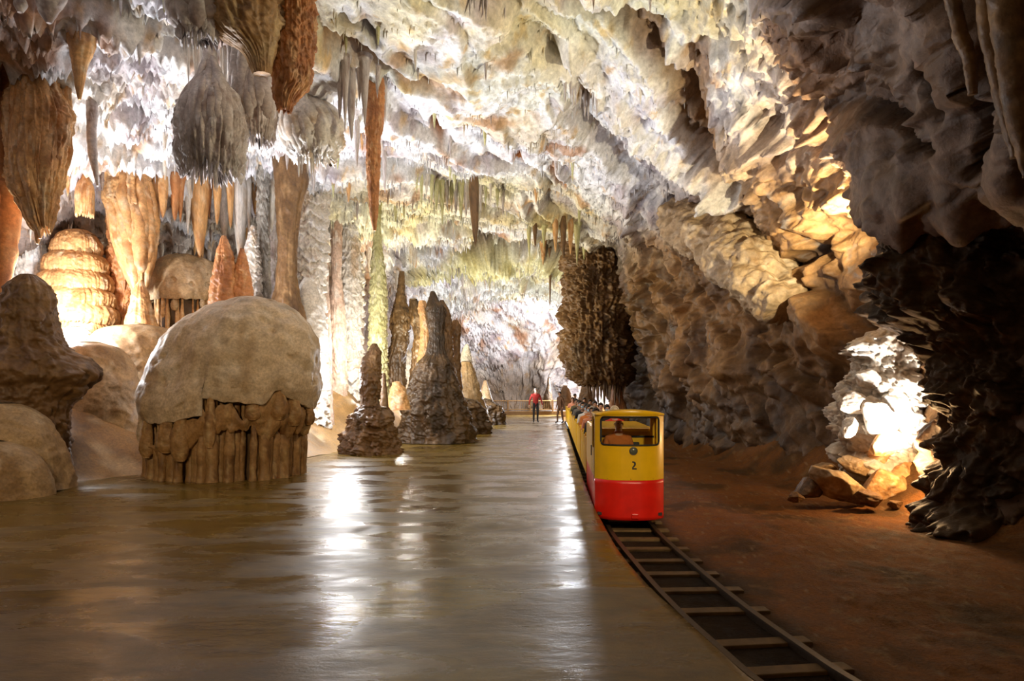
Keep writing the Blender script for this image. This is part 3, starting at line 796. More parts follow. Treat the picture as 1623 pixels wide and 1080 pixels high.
    # drip columns
    for i in range(ncol):
        a = -math.pi + 2 * math.pi * (i + r.uniform(-.3, .3)) / ncol
        if math.sin(a) > 0.55: continue
        fr_ = r.uniform(0.76, 0.90)
        x = cx + rx * fr_ * math.cos(a); y = cy + ry * fr_ * math.sin(a)
        zt = float(np.interp(a % (2 * math.pi), th, lip)) + 0.3
        wv = r.uniform(0.045, 0.10) * rx / 1.75
        kk = F / y
        rws = []
        for f_, m_ in ((0, .55), (0.2, .6), (0.4, .75), (0.6, 1.15), (0.85, 1.0), (1.0, 1.35)):
            zz = zt + (z_base - 0.05 - zt) * f_
            xx = x + lean * (zz - z_base)
            rws.append((HY - (zz - CZ) * kk, CX + (xx - wv * m_) * kk, CX + (xx + wv * m_) * kk))
        body('drip_column', y, rws, dr=1.0, flute=(0.22, 7), rough=0.02, rs=0.15, cols=ccols, nu=18, nv=34, parent=root, seed=seed * 50 + i)
    # short lobes hanging before the columns, halfway
    for i in range(nfr):
        a = -math.pi * (0.02 + 0.96 * (i + r.uniform(-.3, .3)) / nfr)
        x = cx + rx * 0.97 * math.cos(a); y = cy + ry * 0.97 * math.sin(a)
        zt = float(np.interp(a % (2 * math.pi), th, lip)) + 0.18
        ln = r.uniform(0.35, 0.78) * H0 * (1.0 if math.cos(a) < 0.2 else 0.75)
        wv = r.uniform(0.08, 0.17) * rx / 1.75
        kk = F / y; rws = []
        for f_, m_ in ((0, .55), (0.3, .8), (0.6, 1.0), (0.85, .95), (1.0, .5)):
            zz = zt - ln * f_ - 0.1
            xx = x + lean * (zz - z_base)
            rws.append((HY - (zz - CZ) * kk, CX + (xx - wv * m_) * kk, CX + (xx + wv * m_) * kk))
        body('hanging_lobe', y, rws, dr=0.6, flute=(0.16, 5), rough=0.03, rs=0.2, cols=ccols if r.random() < .5 else cols, nu=22, nv=30, parent=root, seed=seed * 70 + i, tip=True, mat=M_SMOOTH)
    return root

def dome_rim(a):
    c = math.cos(a)                      # -1 left .. 1 right
    return float(np.interp(c, [-1, -0.75, -0.35, 0.0, 0.02, 0.35, 0.6, 0.75, 1.0], [1.20, 1.08, 1.12, 1.28, 1.58, 1.50, 1.46, 1.75, 1.35]))
canopy('flowstone_dome', 'big pale domed flowstone cap on a fringe of brown drip columns, beside the wet platform', 'flowstone',
       -5.84, 14.0, 1.72, 1.35, 3.66, dome_rim, -0.05, C_CAP, C_OCH, 64, 3, nfr=9, lean=0.03, tier=True, shear=0.30)
canopy('flowstone_dome', 'smaller tan flowstone dome with orange fringe, up behind the big domed cap', 'flowstone',
       -9.2, 19.2, 1.0, 0.9, 5.55, lambda a: 4.2, 3.2, C_TAN, C_ORNG, 26, 9, nfr=5)

_dm = {}
def drip_mesh(cols):
    if cols not in _dm:
        n, k = 10, 12; th = np.linspace(0, 2 * math.pi, n, endpoint=False)
        P = np.zeros((k + 1, n, 3), np.float32)
        for i in range(k + 1):
            t = i / k; rad = (1 - t) ** .6 * (1 + .12 * math.sin(t * 17)) + .02
            P[i, :, 0] = rad * np.cos(th); P[i, :, 1] = rad * np.sin(th); P[i, :, 2] = -t
        _dm[cols] = mesh_np('drip', P, grid_quads(k + 1, n, wrap=True)[:, ::-1], M_FLOW, stone_tint(P * np.array([.3, .3, 1], np.float32), cols, 4, streak=1, s=.4))
    return _dm[cols]

def F_(name, label, cat, Y, rows, **kw):
    g = kw.pop('group', None)
    if name in ('stalactite', 'drapery', 'hanging_lantern', 'drapery_column', 'column', 'hanging_column', 'roof_boss') or 'hanging' in name:
        rows = sorted(rows); t_, l_, r_ = rows[0]; k = Y / F; zt = CZ + (HY - t_) * k
        rz_ = roof_z(((l_ + r_) / 2 - CX) * k, Y, max(2.5, zt - 0.8))
        if rz_ is not None and rz_ + 0.1 > zt:
            w_ = r_ - l_; xm = (l_ + r_) / 2
            f_ = 1.15 if name in ('column', 'stalactite', 'drapery_column') else 0.95
            gap = rz_ + .15 - zt
            if gap < 3.5: rows = [(HY - (rz_ + .15 - CZ) / k, xm - w_ / 2 * f_, xm + w_ / 2 * f_)] + rows
    nfold = kw.pop('folds', 0)
    nd = kw.pop('drips', 22 if kw.get('fringe', (0, 0))[0] >= 0.2 else 0)
    o = body(name, Y, rows, **kw)
    if nfold:
        rr = random.Random(len(label) + 5); k = Y / F; rw = sorted(rows); dr = kw.get('dr', .8)
        pr = [q_[0] for q_ in rw]; pc = [(q_[1] + q_[2]) / 2 for q_ in rw]; ph = [(q_[2] - q_[1]) / 2 * k for q_ in rw]
        hm = max(ph)
        for i in range(nfold):
            a = -math.pi * (i + .5 + rr.uniform(-.25, .25)) / nfold
            t0_ = pr[0] + (pr[-1] - pr[0]) * rr.uniform(.02, .40); t1_ = pr[-1] + (pr[-1] - pr[0]) * rr.uniform(-.25, .16)
            pts = []
            for f_ in (0, .3, .6, .85, 1):
                t_ = t0_ + (t1_ - t0_) * f_; Rr = np.interp(t_, pr, ph) * 1.0; xcc = np.interp(t_, pr, pc)
                pts.append(((xcc - CX) * k + Rr * math.cos(a), Y + Rr * dr * math.sin(a), CZ + (HY - t_) * k))
            rd = hm * rr.uniform(2.4, 3.8) / nfold
            limb('fold', pts, [rd * .5, rd * .95, rd, rd * .75, rd * .12], flat=1.0, rough=rd * .25, rs=rd * 2.5, flute=.12, cols=kw.get('cols', C_TAN), nu=12, nv=30, parent=o, seed=i + 3 * len(label))
    if nd:
        rr = random.Random(len(label)); k = Y / F
        top_, l_, r_ = sorted(rows)[-1]; xm = (l_ + r_) / 2; hw = (r_ - l_) / 2 * k; dr = kw.get('dr', .8)
        me = drip_mesh(kw.get('cols', C_TAN))
        for i in range(nd):
            a = -math.pi * (i + rr.uniform(-.3, .3)) / (nd - 1)
            q_ = rr.uniform(.72, .98)
            p = Vector(((xm - CX) * k + hw * q_ * math.cos(a), Y + hw * q_ * dr * math.sin(a), CZ + (HY - top_) * k + hw * .25)) - o.location
            c = link('drip', me, o); c.location = p
            L = hw * rr.uniform(.55, 1.5) * (1.15 if abs(math.cos(a)) < .8 else .7); rd = hw * rr.uniform(.07, .13)
            c.scale = (rd, rd, L); c.rotation_euler = (0, 0, rr.uniform(0, 6))
    tag(o, label, cat, g)
    return o

# ---- left foreground
F_('flowstone_tower', 'dark lumpy flowstone tower with a knobbed top, at the far left of the bank', 'flowstone', 12.8,
   [(436, 34, 54), (446, 24, 66), (458, 12, 76), (500, 4, 80), (530, -4, 86), (548, -10, 98), (572, -22, 124), (598, -34, 132), (614, -38, 116), (650, -34, 98), (700, -30, 92), (760, -30, 96)],
   flute=(0.13, 6), ledge=(0.10, 0.8), fac=0.1, rough=0.16, rs=0.55, cols=C_BRN, nu=160, nv=180, mat=M_FLOW)
F_('flowstone_mound', 'smooth brown flowstone hump below the knobbed tower', 'flowstone', 11.9,
   [(640, -40, 24), (652, -60, 50), (680, -80, 76), (720, -90, 96), (775, -100, 106)], rough=0.10, rs=0.9, cols=C_TAN, nu=110, nv=90, mat=M_SMOOTH)
F_('flowstone_mound', 'lowest round flowstone hump at the platform edge, left picture corner', 'flowstone', 11.2,
   [(700, -50, 6), (712, -70, 34), (740, -85, 62), (788, -95, 76)], rough=0.07, rs=0.8, cols=C_TAN, nu=90, nv=70, mat=M_SMOOTH)
F_('flowstone_mound', 'broad sloping tan flowstone mound between the knobbed tower and the domed cap', 'flowstone', 15.4,
   [(543, 122, 158), (552, 108, 184), (600, 94, 212), (650, 84, 224), (700, 78, 232), (748, 66, 244)], rough=0.13, rs=1.0, cols=C_TAN, nu=120, nv=110, mat=M_SMOOTH, dr=0.9)
F_('flowstone_mound', 'rounded flowstone shoulder with pale crest, just behind the domed cap', 'flowstone', 17.4,
   [(516, 196, 240), (521, 168, 268), (545, 146, 284), (600, 130, 296), (700, 110, 300), (745, 100, 310)], rough=0.12, rs=1.0, cols=C_TAN, nu=120, nv=100, mat=M_SMOOTH)
F_('calcite_knob', 'small knobbly pale calcite ball on the crest beside the terraced flowstone', 'calcite', 17.0,
   [(519, 108, 132), (528, 104, 142), (540, 104, 142), (552, 110, 138)], rough=0.05, rs=0.10, cols=C_WHITE, nu=50, nv=40)
# terraced pagoda
TF = empty('terraced_flowstone', W(121, 552, 18.4)); tag(TF, 'orange terraced flowstone stack with dripping rims, brightly lit on its left side', 'flowstone')
body('core', 18.4, [(372, 104, 146), (400, 92, 154), (450, 84, 160), (500, 84, 162), (560, 82, 166)], flute=(0.2, 12), rough=0.08, rs=0.3, cols=C_OCH, nu=90, nv=90, parent=TF, seed=301)
for i_, (ty, xl_, xr_, hh_) in enumerate([(366, 86, 158, 38), (396, 74, 166, 36), (424, 66, 172, 36), (450, 62, 176, 34), (474, 66, 180, 36), (500, 82, 174, 34)]):
    xm_ = (xl_ + xr_) / 2; w2 = (xr_ - xl_) / 2
    body('tier', 18.4 - .05 * i_, [(ty, xm_ - w2 * .45, xm_ + w2 * .45), (ty + hh_ * .22, xm_ - w2 * .78, xm_ + w2 * .74), (ty + hh_ * .5, xm_ - w2 * .97, xm_ + w2 * .95), (ty + hh_ * .8, xm_ - w2, xm_ + w2), (ty + hh_, xm_ - w2 * .93, xm_ + w2 * .94)],
         flute=(0.07, 26), fringe=(0.13, 26), rough=0.07, rs=0.35, cols=C_ORNG, nu=200, nv=44, parent=TF, seed=310 + i_)
    dm_ = drip_mesh(C_ORNG); rr_ = random.Random(400 + i_); k_ = 18.4 / F
    for q_ in range(26):
        a_ = -math.pi * (q_ + rr_.uniform(-.3, .3)) / 25
        c_ = link('drip', dm_, TF)
        c_.location = Vector(((xm_ - CX) * k_ + w2 * k_ * .9 * math.cos(a_), 18.4 - .05 * i_ + w2 * k_ * .9 * .8 * math.sin(a_), CZ + (HY - ty - hh_) * k_ + .1)) - Vector(TF.location)
        c_.scale = (rr_.uniform(.025, .045),) * 2 + (rr_.uniform(.2, .42),)
F_('flowstone_column', 'white fluted flowstone pillar glaring in the lamp light, behind the knobbed tower', 'column', 18.6,
   [(250, 18, 80), (330, 14, 72), (400, 24, 66), (450, 28, 68), (500, 30, 84), (560, 30, 110)], flute=(0.15, 9), rough=0.10, rs=0.3, cols=C_WHITE, nu=120, nv=140)
F_('drapery_column', 'orange drapery column with hanging fringe, second mass right of the terraced stack', 'column', 18.0,
   [(285, 176, 236), (320, 172, 240), (350, 184, 244), (385, 190, 242), (420, 204, 236), (446, 212, 230)], flute=(0.2, 9), fringe=(0.35, 9), folds=12, rough=0.08, rs=0.3, cols=C_ORNG, nu=140, nv=120)
F_('flowstone_column', 'lumpy rust coloured column standing right against the terraced flowstone stack', 'column', 18.9,
   [(290, 168, 202), (340, 172, 200), (385, 176, 206), (420, 172, 218), (450, 180, 216), (500, 176, 210), (540, 170, 216)], flute=(0.2, 8), ledge=(0.10, 0.7), rough=0.12, rs=0.3, cols=C_RUST, nu=110, nv=140)
F_('stalagmite', 'pointed orange stalagmite at the foot of the orange drapery column', 'stalagmite', 17.6,
   [(444, 221, 225), (462, 213, 232), (490, 208, 238), (525, 200, 248)], flute=(0.2, 7), rough=0.05, rs=0.2, cols=C_ORNG, nu=50, nv=60)
F_('hanging_lantern', 'small orange lantern-shaped stalactite with a comb of drips, above the terraced stack', 'stalactite', 16.6,
   [(284, 128, 140), (296, 124, 146), (312, 121, 147), (330, 122, 146)], fringe=(0.28, 14), flute=(0.15, 14), rough=0.02, cols=C_ORNG, nu=80, nv=60)
# upper left
F_('drapery', 'bundle of long rust and orange flowstone pipes hanging at the far left', 'drapery', 13.4,
   [(140, 30, 84), (176, 24, 98), (230, 26, 94), (290, 28, 86), (325, 44, 80), (352, 60, 76)], flute=(0.42, 7), folds=13, rough=0.08, rs=0.3, fringe=(0.3, 8), cols=C_ORNG, nu=200, nv=150)
F_('drapery', 'thin orange flowstone sheet hanging right beside the bundle of pipes', 'drapery', 13.6,
   [(205, 94, 112), (240, 90, 113), (275, 84, 104), (310, 82, 90)], flute=(0.25, 6), dr=0.35, rough=0.03, cols=C_ORNG, nu=60, nv=60)
F_('drapery', 'rusty flowstone mass hanging down at the left picture edge', 'drapery', 13.8,
   [(40, -70, 8), (110, -70, 26), (170, -70, 34), (240, -70, 22), (330, -60, 12), (430, -50, 6)], flute=(0.2, 8), folds=7, rough=0.16, rs=0.5, cols=C_RUST, nu=120, nv=120)
F_('stalactite', 'blunt reddish wedge hanging from the roof in the upper left corner', 'stalactite', 11.2,
   [(-30, 54, 106), (0, 58, 101), (18, 62, 92), (37, 74, 82)], rough=0.04, rs=0.3, cols=C_LILAC, nu=50, nv=50, tip=True)
F_('stalactite', 'small dark knob of rock on the bright roof beside the blunt reddish wedge', 'stalactite', 11.4,
   [(-6, 26, 40), (8, 22, 42), (20, 28, 36)], rough=0.03, cols=C_LILAC, nu=30, nv=30, tip=True)
F_('stalactite', 'long pale orange cone hanging right of the pipe bundle', 'stalactite', 12.6,
   [(58, 108, 148), (76, 112, 146), (100, 115, 138), (135, 120, 132), (158, 124, 128)], flute=(0.12, 6), rough=0.03, cols=C_ORNG, nu=50, nv=60, tip=True)
F_('stalactite', 'curved grey tusk-like stalactite against the bright wall', 'stalactite', 14.0,
   [(212, 138, 153), (235, 140, 153), (262, 144, 154), (280, 149, 156), (295, 153, 156)], rough=0.03, cols=C_LILAC, nu=36, nv=50, tip=True)
F_('drapery', 'large grey and white skirted drapery hanging like a hooded head under the roof', 'drapery', 13.0,
   [(128, 328, 340), (138, 314, 358), (158, 299, 370), (190, 290, 377), (230, 292, 377), (258, 297, 372)], flute=(0.22, 13), fringe=(0.42, 11), folds=17, rough=0.12, rs=0.5, cols=C_LILAC, nu=260, nv=170)
F_('drapery', 'smaller pale drapery curtain tucked right beside the hooded grey drapery', 'drapery', 13.6,
   [(146, 374, 424), (160, 370, 434), (185, 372, 433), (208, 380, 428)], flute=(0.16, 10), fringe=(0.35, 12), folds=11, rough=0.08, rs=0.35, cols=C_LILAC, nu=180, nv=110)
F_('hanging_column', 'thick ribbed brown column hanging from the roof near the top of the picture', 'stalactite', 12.0,
   [(-40, 428, 498), (6, 432, 496), (60, 431, 496), (100, 432, 492), (128, 435, 487), (150, 437, 468), (170, 441, 460)], flute=(0.16, 11), ledge=(0.05, 0.3), rough=0.05, rs=0.2, fringe=(0.12, 8), cols=C_RUST, nu=200, nv=180)
F_('roof_boss', 'heavy tan rock boss bulging from the roof left of the ribbed brown column', 'rock', 11.6,
   [(-70, 270, 450), (-10, 300, 440), (26, 330, 436), (56, 350, 432), (84, 388, 430), (118, 404, 426)], flute=(0.2, 7), rough=0.13, rs=0.35, cols=C_OCH, nu=140, nv=110)
F_('drapery', 'lilac fluted drapery hanging left of the tan rock boss at the roof', 'drapery', 11.4,
   [(-40, 272, 350), (0, 280, 347), (30, 282, 343), (52, 288, 340)], flute=(0.2, 9), fringe=(0.25, 9), folds=9, rough=0.07, rs=0.3, cols=C_LILAC, nu=150, nv=90)
F_('drapery', 'orange topped lump with white skirts below the ribbed brown column', 'drapery', 14.6,
   [(168, 468, 496), (178, 456, 516), (200, 452, 532), (226, 456, 538), (246, 468, 526)], flute=(0.12, 9), ledge=(0.10, 0.35), fringe=(0.2, 10), folds=11, rough=0.10, rs=0.35, cols=C_WHITE, nu=160, nv=110)
# ---- columns behind the dome
F_('stalagmite', 'taller of the two orange stalagmites rising behind the domed cap', 'stalagmite', 16.8,
   [(374, 352, 358), (398, 346, 366), (440, 340, 371), (500, 332, 374)], flute=(0.2, 8), rough=0.06, rs=0.2, cols=C_RUST, nu=60, nv=80)
F_('stalagmite', 'shorter of the two orange stalagmites rising behind the domed cap', 'stalagmite', 16.9,
   [(394, 381, 386), (420, 375, 392), (450, 370, 397), (500, 366, 402)], flute=(0.15, 7), rough=0.05, rs=0.2, cols=C_RUST, nu=60, nv=80)
F_('stalagmite', 'white rippled stalagmite just right of the two orange ones', 'stalagmite', 19.0,
   [(358, 398, 404), (385, 392, 408), (425, 388, 412), (490, 394, 414)], ledge=(0.10, 0.22), flute=(0.1, 7), rough=0.04, rs=0.15, cols=C_WHITE, nu=60, nv=110)
F_('column', 'slim grey ringed column between the white stalagmite and the broad brown column', 'column', 19.4,
   [(310, 408, 426), (350, 408, 424), (400, 410, 427), (440, 412, 428), (500, 410, 430), (600, 408, 432)], ledge=(0.10, 0.26), rough=0.04, rs=0.2, cols=C_GREY, nu=70, nv=130)
F_('column', 'dark slender column close against the broad brown column', 'column', 20.2,
   [(300, 425, 440), (360, 424, 442), (420, 426, 440), (500, 422, 444), (600, 420, 446)], ledge=(0.05, 0.3), flute=(0.15, 6), rough=0.05, rs=0.2, cols=C_LILAC, nu=60, nv=110)
F_('column', 'broad smooth brown column reaching from bank to roof', 'column', 18.6,
   [(300, 438, 484), (330, 440, 476), (400, 441, 470), (450, 438, 470), (510, 428, 482), (690, 424, 486)], flute=(0.08, 8), rough=0.05, rs=0.4, cols=C_BRN, nu=100, nv=140)
F_('column', 'massive white column covered in rippled rims, right behind the broad brown column', 'column', 20.4,
   [(295, 464, 518), (340, 464, 516), (400, 461, 517), (440, 463, 514), (480, 464, 512), (530, 470, 514), (690, 466, 520)], ledge=(0.22, 0.33), flute=(0.10, 12), rough=0.06, rs=0.2, cols=C_WHITE, nu=220, nv=300)
F_('stalagmite', 'smooth pale cone leaning at the foot of the massive white column', 'stalagmite', 19.3,
   [(440, 482, 490), (455, 474, 500), (480, 468, 510), (520, 462, 516), (560, 458, 520)], flute=(0.05, 6), rough=0.05, rs=0.3, cols=C_WHITE, nu=70, nv=80, mat=M_SMOOTH)
F_('column', 'thin pinkish pipe column at the right side of the massive white column', 'column', 20.8,
   [(300, 506, 520), (360, 508, 519), (430, 509, 520), (500, 506, 522), (560, 504, 524), (690, 500, 528)], ledge=(0.03, 0.2), flute=(0.15, 6), rough=0.03, cols=C_PINK, nu=60, nv=120)
F_('column', 'pink fluted column left of the bluish white cascade', 'column', 23.0,
   [(330, 524, 542), (400, 526, 541), (450, 526, 541), (500, 520, 545), (580, 518, 548), (690, 514, 552)], flute=(0.15, 8), ledge=(0.05, 0.3), rough=0.05, cols=C_PINK, nu=80, nv=150)
F_('column', 'bluish white cascade column of stacked frilled rims', 'column', 24.0,
   [(340, 546, 566), (370, 544, 566), (420, 540, 572), (480, 532, 574), (540, 532, 572), (600, 528, 578), (700, 524, 582)], ledge=(0.24, 0.40), flute=(0.10, 10), rough=0.08, rs=0.25, cols=C_WHITE, nu=180, nv=260)
F_('stalactite', 'long rust red stalactite hanging alone in the middle of the cave', 'stalactite', 15.0,
   [(200, 580, 606), (222, 582, 602), (260, 582, 602), (300, 584, 600), (338, 587, 598), (366, 592, 596)], flute=(0.14, 9), rough=0.03, rs=0.15, cols=C_RUST, nu=90, nv=140, tip=True)
F_('column', 'pale ringed column with green tinged top, below the long rust red stalactite', 'column', 23.6,
   [(300, 592, 606), (350, 593, 603), (395, 591, 605), (420, 589, 608), (470, 587, 612), (530, 586, 612), (600, 584, 614), (700, 580, 618)], ledge=(0.13, 0.30), flute=(0.08, 8), rough=0.05, rs=0.2, cols=C_MOSS, nu=110, nv=220)
# ---- central stalagmite group
F_('stalagmite', 'slender rough stalagmite in front, left of the central group', 'stalagmite', 18.6,
   [(545, 590, 597), (556, 585, 602), (578, 574, 602), (610, 572, 601), (640, 573, 600), (662, 568, 608)], flute=(0.12, 6), ledge=(0.06, 0.4), rough=0.07, rs=0.25, cols=C_BRN, nu=80, nv=110)
F_('rock_pedestal', 'craggy brown pedestal under the slender rough stalagmite', 'rock', 18.6,
   [(646, 566, 610), (660, 560, 616), (680, 550, 622), (700, 545, 628), (722, 540, 634)], flute=(0.12, 8), fac=0.15, fs=.4, rough=0.14, rs=0.35, cols=C_BRN, nu=120, nv=80)
F_('stalagmite', 'tiny dark finger stalagmite right of the slender rough one', 'stalagmite', 19.6,
   [(592, 605, 611), (615, 604, 613), (660, 600, 616)], rough=0.03, cols=C_BRN, nu=30, nv=40)
F_('stalagmite', 'stubby orange stump at the left foot of the tall central mound', 'stalagmite', 20.6,
   [(606, 622, 634), (618, 620, 642), (650, 612, 650)], rough=0.06, rs=0.2, cols=C_ORNG, nu=50, nv=40)
F_('stalagmite', 'tallest central stalagmite mound, dark bulbous base rising to a pillar', 'stalagmite', 22.6,
   [(462, 683, 688), (474, 680, 694), (490, 677, 704), (530, 680, 703), (560, 676, 706), (576, 664, 714), (600, 656, 720), (626, 648, 728), (650, 642, 738), (672, 640, 744), (700, 630, 752)],
   flute=(0.10, 8), ledge=(0.07, 0.5), rough=0.15, rs=0.4, cols=C_DARK, nu=180, nv=240)
F_('stalagmite', 'lit white-capped spur on the left shoulder of the tallest central mound', 'stalagmite', 23.0,
   [(477, 665, 674), (490, 664, 680), (520, 668, 686), (570, 664, 690), (600, 655, 692)], flute=(0.15, 6), rough=0.07, rs=0.2, cols=C_ORNG, nu=70, nv=90)
F_('stalagmite', 'dark jagged spire right beside the pillar of the tallest mound', 'stalagmite', 23.2,
   [(476, 698, 703), (500, 697, 713), (550, 699, 716), (620, 694, 724)], flute=(0.15, 6), rough=0.08, rs=0.2, cols=C_BRN, nu=70, nv=90)
F_('stalagmite', 'rounded dark spire at the right end of the central group', 'stalagmite', 24.0,
   [(508, 718, 726), (518, 714, 730), (560, 713, 729), (640, 706, 734)], rough=0.06, rs=0.25, cols=C_BRN, nu=60, nv=80)
F_('stalagmite', 'dark ragged pillar silhouetted against the bright wall, left one', 'column', 29.0,
   [(430, 634, 640), (478, 628, 642), (505, 622, 648), (540, 622, 646), (575, 614, 640), (640, 612, 642)], flute=(0.2, 6), rough=0.12, rs=0.35, cols=C_DARK, nu=90, nv=110)
F_('stalagmite', 'dark ragged pillar silhouetted close left of the central pillar', 'column', 28.0,
   [(474, 651, 660), (500, 650, 668), (530, 656, 670), (600, 652, 672), (660, 648, 676)], flute=(0.2, 6), rough=0.1, rs=0.35, cols=C_DARK, nu=80, nv=90)
F_('stalagmite', 'white knobbly cone glowing behind the left foot of the central mound', 'stalagmite', 29.5,
   [(548, 637, 642), (565, 628, 654), (600, 620, 664), (650, 612, 670)], ledge=(0.1, 0.3), rough=0.1, rs=0.25, cols=C_WHITE, nu=90, nv=80)
F_('stalagmite', 'small white tiered stalagmite shining like a candle flame', 'stalagmite', 30.5,
   [(546, 738, 742), (556, 733, 745), (568, 730, 747), (580, 728, 748), (600, 726, 752)], ledge=(0.07, 0.22), rough=0.05, rs=0.15, cols=C_WHITE, nu=60, nv=60)
F_('stalagmite', 'olive brown cone under the small white tiered stalagmite', 'stalagmite', 29.6,
   [(574, 730, 746), (590, 726, 752), (620, 720, 760), (670, 708, 776)], flute=(0.1, 7), rough=0.08, rs=0.3, cols=C_TAN, nu=80, nv=70)
F_('stalagmite', 'small grey-brown cone behind the low rocks at the path edge', 'stalagmite', 34.0,
   [(603, 767, 771), (620, 762, 776), (650, 757, 784), (670, 752, 788)], rough=0.06, rs=0.3, cols=C_TAN, nu=60, nv=50)
F_('stalagmite', 'little pale stump left of the small grey-brown cone', 'stalagmite', 28.0,
   [(606, 714, 720), (625, 712, 727), (650, 708, 732)], rough=0.05, cols=C_TAN, nu=40, nv=40)
F_('low_rock', 'dark low rock hump right of the tallest mound at the path edge', 'rock', 27.0,
   [(634, 722, 750), (645, 712, 764), (668, 700, 772), (698, 690, 780)], fac=0.2, rough=0.18, rs=0.5, flute=(0.1, 6), cols=C_DARK, nu=110, nv=70)
F_('low_rock', 'farthest dark rock hump at the path edge, near the red-jacketed man', 'rock', 33.5,
   [(634, 760, 780), (646, 750, 794), (664, 742, 799), (682, 738, 802)], fac=0.2, rough=0.16, rs=0.5, cols=C_DARK, nu=100, nv=60)
# ---- right of the path
F_('hanging_rock', 'broad fluted brown rock mass hanging over the train', 'rock', 29.0,
   [(340, 896, 1006), (390, 904, 1000), (450, 903, 996), (510, 902, 990), (560, 900, 992), (588, 908, 994), (604, 926, 990)], flute=(0.26, 18), fac=0.22, fs=.5, rough=0.28, rs=0.5, fringe=(0.3, 9), cols=C_BRN, nu=200, nv=200, dr=0.6)
F_('drip_pillar', 'slim orange pillar with flared foot behind the locomotive', 'column', 29.0,
   [(430, 972, 980), (500, 971, 983), (560, 969, 985), (600, 971, 984), (630, 970, 986), (650, 965, 992), (690, 960, 998)], flute=(0.2, 8), rough=0.06, rs=0.2, cols=C_RUST, nu=80, nv=120)
F_('stalagmite', 'squat brown stalagmite seen over the heads of the rear passengers', 'stalagmite', 44.0,
   [(611, 893, 899), (622, 889, 904), (650, 884, 908)], rough=0.08, rs=0.4, cols=C_BRN, nu=50, nv=40)
F_('stalagmite', 'double-topped brown stalagmite right behind the rear carriages', 'stalagmite', 41.0,
   [(612, 923, 934), (622, 920, 938), (640, 916, 944), (660, 914, 946)], rough=0.10, rs=0.3, cols=C_BRN, nu=60, nv=40)
F_('stalagmite', 'thin dark stalagmite right of the red-jacketed man', 'stalagmite', 46.5,
   [(599, 868, 871), (615, 866, 873), (628, 862, 875), (650, 860, 877)], rough=0.05, rs=0.3, cols=C_DARK, nu=40, nv=40)
# dark rock mass in the right foreground
F_('rock_outcrop', 'huge dark rock outcrop jutting from the right wall over the gravel', 'rock', 10.2,
   [(262, 1500, 2080), (290, 1462, 2100), (340, 1432, 2110), (385, 1408, 2110), (420, 1402, 2110), (460, 1412, 2110), (500, 1440, 2110), (540, 1490, 2110), (600, 1508, 2110), (680, 1520, 2110), (740, 1510, 2110), (800, 1480, 2110), (860, 1460, 2110)],
   dr=0.46, flute=(0.05, 9), fac=0.42, fs=0.8, rough=0.22, rs=0.8, cols=C_DARK, nu=520, nv=300, mat=M_ROCK)
F_('rock_buttress', 'cracked pale rock face flooded with white light in the niche of the right wall', 'rock', 12.9,
   [(512, 1404, 1440), (530, 1386, 1470), (560, 1362, 1486), (600, 1344, 1500), (650, 1334, 1512), (700, 1338, 1520), (750, 1356, 1520), (800, 1366, 1520), (840, 1366, 1520)],
   dr=0.7, flute=(0.10, 10), fac=0.32, fs=0.55, rough=0.2, rs=0.4, cols=C_WHITE, nu=240, nv=200, mat=M_ROCK)
limb_o = limb('rock_slab', [W(1070, 345, 20), W(1130, 375, 18.2), W(1195, 425, 16.2), W(1245, 492, 14.9)], [0.5, 0.75, 0.7, 0.35], flat=0.8, rough=0.34, rs=0.9, cols=C_TAN, nu=120, nv=160, mat=M_ROCK)
tag(limb_o, 'long pale rock slab slanting down the right wall to a blunt tip', 'rock')
for i, (lab, pts, rad) in enumerate([
    ('outermost rope-like flowstone fold hanging in the upper right corner', [W(1590, -60, 6.5), W(1604, 60, 6.5), W(1616, 170, 6.5), W(1632, 280, 6.6)], [.16, .15, .12, .05]),
    ('long rope-like flowstone fold inside the upper right corner', [W(1560, -60, 6.7), W(1572, 60, 6.7), W(1590, 150, 6.7), W(1612, 250, 6.7)], [.10, .09, .08, .04]),
    ('thin curved flowstone cord left of the two corner folds', [W(1500, -60, 7.0), W(1518, 40, 7.0), W(1536, 90, 7.0), W(1542, 150, 7.0)], [.08, .06, .05, .03])]):
    tag(limb('flowstone_fold', pts, rad, rough=0.03, rs=0.3, flute=0.1, cols=C_BRN, nu=30, nv=60), lab, 'drapery')
